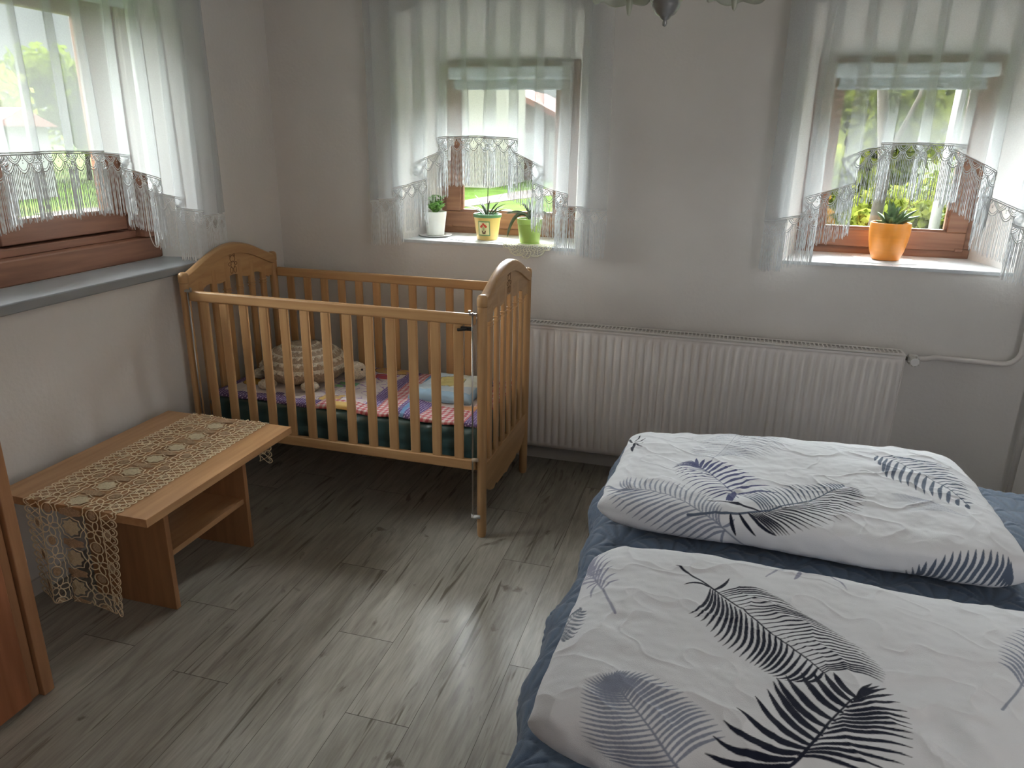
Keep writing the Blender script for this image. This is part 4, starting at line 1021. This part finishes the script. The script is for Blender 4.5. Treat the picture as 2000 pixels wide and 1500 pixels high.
# ================================================================== SILL OBJECTS
def doily(name, c, rx, ry, z, m, label, over=None, square=False, rings=True):
    k = 72; mb = MB(); vs = []; fs = []
    R = [0, .3, .5, .55, .75, .8, .94, 1.0] if not rings else None
    def pt(r, a):
        sc = 1+.05*math.cos(a*12)*(r > .9)
        if square: q = max(abs(math.cos(a)), abs(math.sin(a))); s2 = (1/q)**.75
        else: s2 = 1
        x, y = c[0]+rx*r*sc*s2*math.cos(a), c[1]+ry*r*sc*s2*math.sin(a); zz = z+.0008+.0012*math.sin(a*5)*r
        if over is not None and y < over:
            zz = z-(over-y)*.9; y = over-.002-(over-y)*.25
        return (x, y, zz)
    if not rings:
        rs = np.linspace(0.02, 1, 12)
        for r in rs:
            for i in range(k): vs.append(pt(r, 2*PI*i/k))
        for j in range(len(rs)-1):
            for i in range(k): i2 = (i+1) % k; fs.append((j*k+i, j*k+i2, (j+1)*k+i2, (j+1)*k+i))
        fs.append(tuple(range(k))[::-1])
        mb.add(vs, fs)
    else:
        for r in np.linspace(.15, .98, 11): mb.tube([pt(r, 2*PI*i/k) for i in range(k)], .0016, 4, closed=True)
        for i in range(36):
            a = 2*PI*i/36; mb.tube([pt(r, a+.06*math.sin(r*18)) for r in np.linspace(.1, .98, 14)], .0016, 4)
        for i in range(18):
            a = 2*PI*i/18; mb.tube([pt(.97+.07*math.sin(PI*q/6), a+(2*PI/18)*q/6) for q in range(7)], .0020, 4)
    o = mb.build(name, m, None, smooth=True, fix=False); tag(o, label, 'doily')
    if not rings: md = o.modifiers.new('s', 'SOLIDIFY'); md.thickness = .0012; md.offset = 1
    return o
def leaf_blade(mb, base, tip, w, up=(0, 0, 1), bend=.0, n=9, thick=.15, cup=.3):
    b = Vector(base); t = Vector(tip); d = t-b; L = d.length; dn = d.normalized(); side = dn.cross(Vector(up)); 
    if side.length < 1e-4: side = Vector((1, 0, 0))
    side.normalize(); nn = side.cross(dn).normalized(); vs = []; fs = []
    for i in range(n):
        q = i/(n-1); ww = w*math.sin(PI*min(1, .22+.78*q))**.8 if q < 1 else w*.02
        if q == 0: ww = w*.5
        p = b+d*q+Vector(up)*bend*L*math.sin(PI*q)*(1)
        vs += [p-side*ww+nn*ww*cup, p-nn*ww*thick*2, p+side*ww+nn*ww*cup, p+nn*ww*thick*.4]
    for i in range(n-1):
        for k in range(4): fs.append((i*4+k, i*4+(k+1) % 4, (i+1)*4+(k+1) % 4, (i+1)*4+k))
    fs.append((0, 1, 2, 3)); fs.append(((n-1)*4, (n-1)*4+3, (n-1)*4+2, (n-1)*4+1)); mb.add(vs, fs)
def pot(name, c, prof, m, inner_r, label, cat='plant pot', soil_z=None):
    r = empty(name, c, label, cat); top = prof[-1]
    pr = prof+[(top[0]-.004, top[1]), (top[0]-.006, top[1]-.02), (.0, top[1]-.022)]
    MB().lathe(c, pr, 40, cap=False).build('pot', m, r, smooth=False, bevel=.0008)
    MB().lathe((c[0], c[1], c[2]+top[1]-.020), [(top[0]-.007, 0), (top[0]-.012, .004), (.0, .006)], 24).build('soil', mat(name+'_soil', (.035, .022, .015), .95, .3, 80, bump=1, bscale=120), r, smooth=True)
    return r
M_leafg = leafmat('leaf_green', (.20, .42, .07)) if False else mat('leaf_green', (.16, .36, .07), .45, .4, 30); M_leafd = mat('aloe_leaf', (.075, .095, .055), .5, .35, 40); M_succ = mat('succulent_leaf', (.085, .15, .055), .6, .45, 55)
# white pot + saucer
tag(MB().lathe((.752, .165, ZT), [(.055, 0), (.078, .004), (.082, .009), (.080, .009), (.06, .004), (0, .004)], 48).build('saucer', M_white, smooth=True), 'white saucer under the white pot on the middle sill', 'saucer')
p1 = pot('potted_plant', (.752, .165, ZT+.0055), [(.040, 0), (.042, .002), (.055, .104), (.056, .112)], mat('white_ceramic', (.72, .73, .68), .3, .02, 6), .05, 'white plastic pot with small leafy green plant, left of the three on the middle sill')
st = MB(); lf = MB()
for i in range(11):
    a = random.random()*6.28; b = Vector((.752, .165, ZT+.10)); t = b+Vector((.035*math.cos(a), .035*math.sin(a), .035+.045*random.random())); st.tube([b, t], .0022, 5)
    for k in range(6):
        an = random.random()*6.28; s = b.lerp(t, .5+.1*k); leaf_blade(lf, s, s+Vector((.032*math.cos(an), .032*math.sin(an), .012+.014*random.random())), .014, bend=.1, n=6)
st.build('stem', M_leafg, p1); lf.build('leaves', M_leafg, p1, smooth=True)
# yellow pot
c2 = (1.030, .130, ZT+.002)
p2 = pot('potted_aloe', c2, [(.047, 0), (.049, .002), (.063, .104), (.0635, .106)], mat('yellow_ceramic', (.72, .50, .16), .35, .04, 6), .06, 'yellow pot with green rim and flower picture holding a spiky plant on the middle sill')
MB().lathe(c2, [(.0645, .104), (.0665, .106), (.0672, .118), (.064, .120), (.060, .118), (.059, .106)], 40).build('rim', mat('green_rim', (.13, .28, .12), .35), p2, smooth=False, bevel=.001)
def on_cone(c, x, z, dr=.001):
    r = .049+(.063-.049)*(z-.002)/.102+dr; return (c[0]+x, c[1]-math.sqrt(max(r*r-x*x, 1e-6)), c[2]+z)
def curved_rect(c, x0, x1, z0, z1, m, name, parent, dr=.0012, n=8):
    mb = MB(); vs = []
    for i in range(n+1):
        x = x0+(x1-x0)*i/n; vs += [on_cone(c, x, z0, dr), on_cone(c, x, z1, dr)]
    mb.add(vs, [(2*i, 2*i+2, 2*i+3, 2*i+1) for i in range(n)]); return mb.build(name, m, parent)
lb = curved_rect(c2, -.027, .029, .022, .090, mat('label_green', (.16, .30, .12), .5), 'picture_label', p2)
curved_rect(c2, -.023, .025, .027, .085, mat('label_cream', (.74, .66, .34), .5), 'label_field', lb, .0018)
fl = MB()
for dx, dz in ((-.008, .068), (.006, .070), (-.001, .076), (.011, .065), (-.012, .064)):
    fl.add([on_cone(c2, dx+.0055*math.cos(a*PI/4), dz+.0055*math.sin(a*PI/4), .0024) for a in range(8)], [tuple(range(8))])
fl.build('red_flower', mat('label_red', (.62, .07, .04), .5), lb)
fl = MB(); fl.add([on_cone(c2, x, z, .0024) for x, z in ((-.006, .031), (.008, .031), (.011, .046), (-.009, .046))], [(0, 1, 2, 3)]); fl.build('painted_pot', mat('label_brown', (.14, .06, .03), .5), lb)
fl = MB()
for x0 in (-.004, 0, .006): fl.tube([on_cone(c2, x0*.5, .047, .0024), on_cone(c2, x0, .062, .0024)], .0009, 4)
fl.build('painted_stem', mat('label_stem', (.12, .2, .06), .5), lb)
av = MB(); b = Vector((c2[0], c2[1], c2[2]+.112))
for (dx, dy, dz, w) in ((-.075, -.02, .035, .006), (-.055, .0, .080, .005), (-.10, .02, .028, .005), (-.035, .03, .05, .006), (.012, -.005, .062, .007), (.002, .01, .20, .0018), (.050, 0, .055, .007),
                        (.085, -.01, .050, .006), (.11, -.03, .028, .006), (.075, .02, .10, .0018), (.04, .04, .05, .006), (-.02, -.03, .045, .006), (.065, .03, .035, .005), (-.06, .03, .03, .005)):
    leaf_blade(av, b+Vector((dx*.1, dy*.1, -.01)), b+Vector((dx*1.15, dy, dz*1.15)), w*1.25, bend=.12, n=10)
av.build('leaves', M_leafd, p2, smooth=True)
# green pot
c3 = (1.255, .062, ZT+.002)
p3 = pot('potted_aloe', c3, [(.046, 0), (.048, .004), (.045, .006), (.046, .010), (.055, .088), (.0575, .090), (.0585, .112), (.0585, .114)], mat('lime_ceramic', (.36, .52, .12), .3, .03, 6), .05, 'lime green pot with drooping spiky plant, right of the three on the middle sill')
av = MB(); b = Vector((c3[0], c3[1], c3[2]+.108))
def strap(mb, pts, w):
    vs = []; fs = []; n = len(pts)
    for i, p in enumerate(pts):
        q = i/(n-1); ww = w*(.6+.4*math.sin(PI*q)) if q < .98 else .0006; d = (Vector(pts[min(i+1, n-1)])-Vector(pts[max(i-1, 0)])).normalized(); s = d.cross(Vector((0, 1, 0)))
        s = s.normalized() if s.length > .1 else Vector((1, 0, 0)); p = Vector(p); vs += [p-s*ww, p+Vector((0, -.0018, 0)), p+s*ww, p+Vector((0, .0018, 0))]
    for i in range(n-1):
        for k in range(4): fs.append((i*4+k, i*4+(k+1) % 4, (i+1)*4+(k+1) % 4, (i+1)*4+k))
    mb.add(vs, fs)
def bez(p, n=12):
    p = [Vector(q) for q in p]; o = []
    for i in range(n+1):
        t = i/n; o.append((1-t)**3*p[0]+3*t*(1-t)**2*p[1]+3*t*t*(1-t)*p[2]+t**3*p[3])
    return o
strap(av, bez([b, b+Vector((-.03, -.0, .05)), b+Vector((-.085, -.0, .03)), b+Vector((-.108, .0, -.085))]), .008)
strap(av, bez([b, b+Vector((-.03, .02, .04)), b+Vector((-.08, .02, .035)), b+Vector((-.12, .03, .02))]), .006)
strap(av, bez([b, b+Vector((-.01, .02, .04)), b+Vector((-.03, .02, .07)), b+Vector((-.05, .03, .065))]), .006)
strap(av, bez([b, b+Vector((.01, .01, .03)), b+Vector((.03, .0, .06)), b+Vector((.05, .0, .07))]), .006)
strap(av, bez([b, b+Vector((.0, .02, .03)), b+Vector((.0, .0, .06)), b+Vector((-.008, .0, .09))]), .006)
strap(av, bez([b, b+Vector((.02, .0, .04)), b+Vector((.06, .0, .05)), b+Vector((.08, .02, .02))]), .006)
av.build('leaves', M_leafd, p3, smooth=True)
# orange pot
c4 = (2.772, .175, ZT+.003)
p4 = pot('potted_succulent', c4, [(.050, 0), (.054, .003), (.066, .035), (.075, .080), (.079, .120), (.0785, .145), (.077, .152)], mat('orange_ceramic', (.72, .26, .035), .3, .06, 14, (1, 1, 5)), .07, 'orange round pot with a thick leaved succulent on the right sill')
sv = MB(); b = Vector((c4[0], c4[1], c4[2]+.140))
for (dx, dy, dz, w) in ((-.02, 0, .085, .013), (.012, -.02, .065, .013), (-.035, -.02, .045, .014), (.045, -.01, .045, .012), (.080, -.02, .055, .011), (.095, -.01, .035, .011), (.03, .03, .06, .013),
                        (-.05, .03, .04, .013), (.06, -.04, .030, .012), (-.01, -.045, .03, .013), (-.06, -.02, .015, .012), (.055, .03, .05, .012), (.0, .03, .075, .012), (.075, .02, .03, .011), (.035, -.03, .05, .012)):
    leaf_blade(sv, b+Vector((dx*.15, dy*.3, -.005)), b+Vector((dx*1.1, dy, dz*1.25)), w*1.15, bend=.05, n=10, thick=.3, cup=.5)
sv.build('leaves', M_succ, p4, smooth=True)
dr = MB(); dr.tube(bez([b, b+Vector((.03, 0, .08)), b+Vector((.08, 0, .08)), b+Vector((.13, 0, .13))]), .0012, 4); dr.tube(bez([b+Vector((.05, 0, .06)), b+Vector((.055, 0, .09)), b+Vector((.05, 0, .11)), b+Vector((.055, 0, .13))]), .0010, 4)
dr.build('dry_stalk', mat('dry_stalk', (.35, .24, .14), .8), p4)
doily('cloth_mat', (1.02, .135), .185, .105, ZT, M_cotton, 'white scalloped cloth mat under the yellow pot on the middle sill', rings=False)
doily('crochet_doily', (1.262, .038), .118, .098, ZT+.002, mat('ecru_crochet', (.86, .83, .66), .85), 'round ecru crochet doily under the green pot, hanging over the sill edge', over=-.004)
doily('cloth_mat', (2.768, .165), .118, .115, ZT, M_cotton, 'white square scalloped cloth mat under the orange pot on the right sill', rings=False, square=True)

# ================================================================== CEILING LAMP (bottom of it shows at the top of the photo)
lc = Vector((1.908, -1.1, 1.769)); lamp = empty('chandelier', lc, 'ceiling lamp with grey metal hub and ruffled frosted glass shades above the room', 'ceiling lamp')
MB().lathe(lc, [(.0, 0), (.005, .002), (.0065, .008), (.005, .015), (.011, .018), (.014, .022), (.0150, .024), (.024, .029), (.031, .038), (.036, .049), (.0385, .058), (.042, .060), (.042, .065), (.038, .067), (.030, .085), (.012, .11), (.008, .13), (.008, .62), (.008, ZC-lc.z)], 32, cap=False).build('hub', M_dmetal, lamp, smooth=True)
MB().lathe((lc.x, lc.y, ZC-.03), [(.01, 0), (.06, .01), (.065, .03)], 32).build('ceiling_rose', M_dmetal, lamp, smooth=True)
for (sx, sy, rim) in ((1.800, -1.13, 1.836), (2.088, -1.09, 1.838), (1.90, -1.38, 1.85)):
    v = Vector((sx, sy, 0))-Vector((lc.x, lc.y, 0))
    a = MB(); a.tube(bez([lc+Vector((0, 0, .10)), lc+v*.4+Vector((0, 0, .06)), lc+v*.9+Vector((0, 0, .22)), Vector((sx, sy, rim+.10))]), .005, 8)
    ao = a.build('arm', M_dmetal, lamp, smooth=True)
    k = 84; vs = []; fs = []; rs = [(.015, .095), (.03, .09), (.045, .07), (.055, .045), (.063, .02), (.072, .004), (.076, 0)]
    for (r, h) in rs:
        e_ = 1 if r > .06 else .3*(r > .04)
        for i in range(k):
            an = 2*PI*i/k; lobe = abs(math.cos(3*an+.4)); w = .006*(lobe**1.2)*e_
            vs.append((sx+(r+w*.5)*math.cos(an), sy+(r+w*.5)*math.sin(an), rim+h-w*1.6*(h < .02)))
    for j in range(len(rs)-1):
        for i in range(k): i2 = (i+1) % k; fs.append((j*k+i, j*k+i2, (j+1)*k+i2, (j+1)*k+i))
    so = MB().add(vs, fs).build('shade', M_shade, lamp, smooth=True); md = so.modifiers.new('s', 'SOLIDIFY'); md.thickness = .003
    # pointed glass drop hanging from the rim
    dp = MB(); q = Vector({1.800: (1.813, -1.10, 1.836), 2.088: (2.079, -1.10, 1.841)}.get(sx, (sx, sy, rim)))
    for sgn in (1,):
        n = 12; vs = []; fs = []
        for i in range(n+1):
            t = i/n; w = .0095*math.sqrt(max(0, 1-t**2.6)); z = q.z+.02-.060*t; vs += [(q.x-w, q.y, z), (q.x, q.y-w*.35-.001, z), (q.x+w, q.y, z), (q.x, q.y+w*.35+.001, z)]
        for i in range(n):
            for kk in range(4): fs.append((i*4+kk, i*4+(kk+1) % 4, (i+1)*4+(kk+1) % 4, (i+1)*4+kk))
        dp.add(vs, fs)
    dp.build('glass_petal', M_shade, so, smooth=True)

# ================================================================== OUTSIDE
GZ = .15
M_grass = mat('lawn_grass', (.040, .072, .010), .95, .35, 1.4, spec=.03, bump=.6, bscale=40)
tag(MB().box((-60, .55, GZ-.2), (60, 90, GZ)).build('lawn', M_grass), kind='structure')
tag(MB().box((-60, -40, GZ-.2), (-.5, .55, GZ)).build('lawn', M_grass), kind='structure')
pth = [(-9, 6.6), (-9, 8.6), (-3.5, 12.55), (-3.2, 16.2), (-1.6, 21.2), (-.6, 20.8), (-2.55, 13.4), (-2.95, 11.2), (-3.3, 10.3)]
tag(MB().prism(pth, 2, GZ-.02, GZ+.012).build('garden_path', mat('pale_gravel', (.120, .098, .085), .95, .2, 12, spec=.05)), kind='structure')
def foliage(mb, c, rad, n, leaf, seed):
    r = np.random.default_rng(seed)
    d = r.normal(size=(n, 3)); d /= np.linalg.norm(d, axis=1)[:, None]
    clump = r.normal(size=(26, 3)); clump /= np.linalg.norm(clump, axis=1)[:, None]
    k = r.integers(0, 26, n); p = clump[k]*.62+d*.42*r.random((n, 1))**.4
    p = np.array(c)+p*np.array(rad)
    a = r.normal(size=(n, 3)); a /= np.linalg.norm(a, axis=1)[:, None]; b = np.cross(a, r.normal(size=(n, 3))); b /= np.linalg.norm(b, axis=1)[:, None]
    s = leaf*(.6+.8*r.random((n, 1)))
    V = np.stack([p-a*s, p+b*s*.6, p+a*s, p-b*s*.6], 1).reshape(-1, 3); n0 = len(mb.v)
    mb.v += [tuple(v) for v in V]; mb.f += [(n0+4*i, n0+4*i+1, n0+4*i+2, n0+4*i+3) for i in range(n)]
def leafmat(name, c):
    m = bpy.data.materials.new(name); m.use_nodes = True; nt = m.node_tree; nt.nodes.clear(); o = N(nt, 'ShaderNodeOutputMaterial')
    d = N(nt, 'ShaderNodeBsdfDiffuse'); t = N(nt, 'ShaderNodeBsdfTranslucent'); mx = N(nt, 'ShaderNodeMixShader'); mx.inputs[0].default_value = .5
    tcx = N(nt, 'ShaderNodeTexCoord'); nz = N(nt, 'ShaderNodeTexNoise'); nz.inputs['Scale'].default_value = 1.8; nz.inputs['Detail'].default_value = 4; r = N(nt, 'ShaderNodeValToRGB')
    link(nt, tcx.outputs['Object'], nz.inputs['Vector']); link(nt, nz.outputs['Fac'], r.inputs[0]); el = r.color_ramp.elements
    el[0].position = .35; el[0].color = (*[q*.55 for q in c], 1); el[1].position = .65; el[1].color = (min(1, c[0]*1.5), c[1]*1.15, c[2], 1)
    for s in (d, t): link(nt, r.outputs[0], s.inputs[0])
    link(nt, d.outputs[0], mx.inputs[1]); link(nt, t.outputs[0], mx.inputs[2]); link(nt, mx.outputs[0], o.inputs[0]); return m
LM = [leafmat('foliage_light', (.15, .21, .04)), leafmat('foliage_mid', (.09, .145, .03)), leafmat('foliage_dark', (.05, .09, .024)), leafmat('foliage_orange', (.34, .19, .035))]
M_bark = mat('bark', (.045, .035, .028), .9, .3, 12, bump=1)
def tree(x, y, h, w, mi, label, group, seed, name='tree', trunk=True, n=2600, leaf=.12):
    root = empty(name, (x, y, GZ), label, 'tree' if name == 'tree' else 'bush', group)
    if trunk:
        t = MB(); t.tube([(x, y, GZ-.05), (x+.05, y, GZ+h*.3), (x-.04, y, GZ+h*.75)], [.045*h**.8*.6, .03*h**.8*.6, .015], 8)
        for i in range(5):
            a = i*1.3; t.tube([(x, y, GZ+h*(.3+.07*i)), (x+w*.5*math.cos(a), y+w*.5*math.sin(a), GZ+h*(.5+.09*i))], [.02*h*.4, .006], 6)
        t.build('trunk', M_bark, root, smooth=True)
    else:
        t = MB()
        for i in range(5): t.tube([(x+.03*i-.06, y, GZ-.02), (x+w*.3*math.cos(i*1.3), y+w*.3*math.sin(i*1.3), GZ+h*.6)], [.012, .006], 5)
        t.build('stem', M_bark, root, smooth=True)
    f_ = MB(); foliage(f_, (x, y, GZ+h*(.56 if trunk else .5)), (w, w, h*(.48 if trunk else .5)), n, leaf, seed)
    f_.v = [(a, b, max(c, GZ-.01)) for a, b, c in f_.v]; f_.build('foliage', LM[mi], root, fix=False)
G1 = 'trees standing behind the garden'
# behind the right window: dense garden
tl = [(3.9, 8.6, 3.6, 1.05, 0), (6.4, 9.0, 4.2, 1.3, 0), (3.1, 12.6, 4.6, 1.5, 1), (6.6, 13.2, 5.4, 1.8, 0), (4.4, 18.4, 6.5, 2.5, 1), (9.9, 18.5, 7, 2.6, 2)]
TLAB = ['light green tree close behind the right window, left of centre', 'yellow green tree at the right of the right window view', 'mid green tree at the left edge of the right window view', 'bushy light green tree in the second row behind the right window',
        'large mid green tree furthest behind the right window', 'dark green tree at the far right behind the others']
for i, (x, y, h, w, mi) in enumerate(tl): tree(x, y, h, w, mi, TLAB[i], G1, 20+i, n=4200, leaf=.11)
for i, (x, y, h, w, mi, lb_) in enumerate(((2.86, 5.5, 1.0, .38, 3, 'low orange flowering bush below the right window pane'), (3.62, 5.3, 1.0, .33, 0, 'bright yellow green bush beside the succulent in the right window'), (3.1, 6.7, 1.4, .5, 0, 'light green bush low at the left of the right window'),
                                        (4.5, 6.3, 1.3, .6, 0, 'round green bush at the right of the right window'))):
    tree(x, y, h, w, mi, lb_, 'garden bushes behind the right window', 60+i, 'bush', False, 1800, .05)
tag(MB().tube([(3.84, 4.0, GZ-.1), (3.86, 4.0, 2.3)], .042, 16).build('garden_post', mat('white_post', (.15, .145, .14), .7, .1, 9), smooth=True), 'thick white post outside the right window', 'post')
tt = empty('crooked_tree', (3.42, 4.3, GZ), 'thin bare crooked tree just outside the right window', 'tree'); t = MB(); t.tube([(3.40, 4.3, GZ-.1), (3.44, 4.3, 1.2), (3.30, 4.3, 2.0), (3.42, 4.3, 3.2)], [.06, .05, .045, .02], 8); t.tube([(3.42, 4.3, 1.3), (3.62, 4.3, 1.9), (3.70, 4.35, 2.6)], [.03, .02, .01], 6)
t.build('trunk', M_bark, tt, smooth=True)
t = MB(); foliage(t, (3.55, 4.3, 3.3), (.5, .4, .4), 500, .05, 77); t.build('foliage', LM[0], tt, fix=False)
# behind the middle window: houses
hs = empty('farmhouse', (-5.2, 24, GZ), 'brown house with a pinkish red roof seen through the middle window', 'house')
M_hw = mat('brown_house_wall', (.10, .065, .05), .9, .15, 3); M_roof = mat('red_roof_tile', (.24, .10, .08), .8, .15, 6, (1, 6, 1))
HY = 21.6; AX, AZ, EX, EZ, EX2 = -5.4, 3.18, -2.75, 1.95, -8.1
MB().prism([(-7.6, GZ), (-3.15, GZ), (-3.15, 2.1), (AX, AZ-.15), (-7.6, 2.1)], 1, HY, HY+6).build('wall', M_hw, hs)
rf = MB()
for ex in (EX, EX2):
    rf.add([(AX, HY-.5, AZ), (ex, HY-.5, EZ), (ex, HY+6.3, EZ), (AX, HY+6.3, AZ), (AX, HY-.5, AZ-.2), (ex, HY-.5, EZ-.16), (ex, HY+6.3, EZ-.16), (AX, HY+6.3, AZ-.2)],
           [(0, 1, 2, 3), (4, 7, 6, 5), (0, 4, 5, 1), (1, 5, 6, 2), (2, 6, 7, 3), (3, 7, 4, 0)])
rf.build('roof', M_roof, hs)
MB().box((-4.6, HY-.04, GZ+.8), (-4.1, HY, GZ+1.5)).build('window', mat('far_window', (.25, .25, .25), .3), hs)
MB().box((-3.75, HY-.05, GZ), (-3.3, HY, GZ+1.55)).build('door', mat('far_door', (.22, .21, .20), .5), hs)
hb = empty('cream_building', (-7, 17.5, GZ), 'pale cream building at the left of the middle window view', 'house')
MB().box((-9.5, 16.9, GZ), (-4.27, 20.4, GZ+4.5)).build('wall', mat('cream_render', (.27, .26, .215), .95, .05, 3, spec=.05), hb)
MB().prism([(-9.9, GZ+4.5), (-3.9, GZ+4.5), (-6.9, GZ+6.2)], 1, 16.6, 20.6).build('roof', M_roof, hb)
MB().box((-6.2, 16.86, GZ+1.2), (-5.6, 16.9, GZ+2.3)).build('window', mat('far_window_b', (.15, .17, .18), .3), hb)
for i, (x, y, h, w, mi, lb_) in enumerate(((-.3, 23.5, 5.5, 2.0, 1, 'green tree right of the red roofed house'), (-3.2, 31.5, 9, 2.8, 1, 'tall tree behind the red roofed house'), (-9.6, 31, 8, 2.8, 2, 'dark green tree behind the cream building'))):
    tree(x, y, h, w, mi, lb_, G1, 90+i, n=3000, leaf=.2)
# beyond the left window
for i, (x, y, h, w, mi, lb_) in enumerate(((-15, 6.4, 3.4, 1.6, 1, 'green tree left of the white shed beyond the left window'), (-15, 10.2, 3.3, 1.8, 0, 'light green tree behind the white shed beyond the left window'), (-15.5, 14.4, 3.7, 2.0, 1, 'green tree right of the white shed beyond the left window'), (-15, 2.4, 3.3, 1.8, 0, 'light green tree near the left edge of the left window'), (-14, -2.2, 3.3, 1.8, 1, 'green tree outside the left edge of the left window'))):
    tree(x, y, h, w, mi, lb_, G1, 120+i, n=4500, leaf=.11)
sh = empty('garden_shed', (-12, 8.9, GZ), 'white garden shed seen low through the left window', 'shed')
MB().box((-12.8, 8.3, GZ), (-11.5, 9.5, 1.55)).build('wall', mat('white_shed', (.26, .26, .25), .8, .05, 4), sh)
MB().prism([(8.15, 1.55), (9.65, 1.55), (8.9, 1.9)], 0, -12.95, -11.35).build('roof', M_roof, sh)
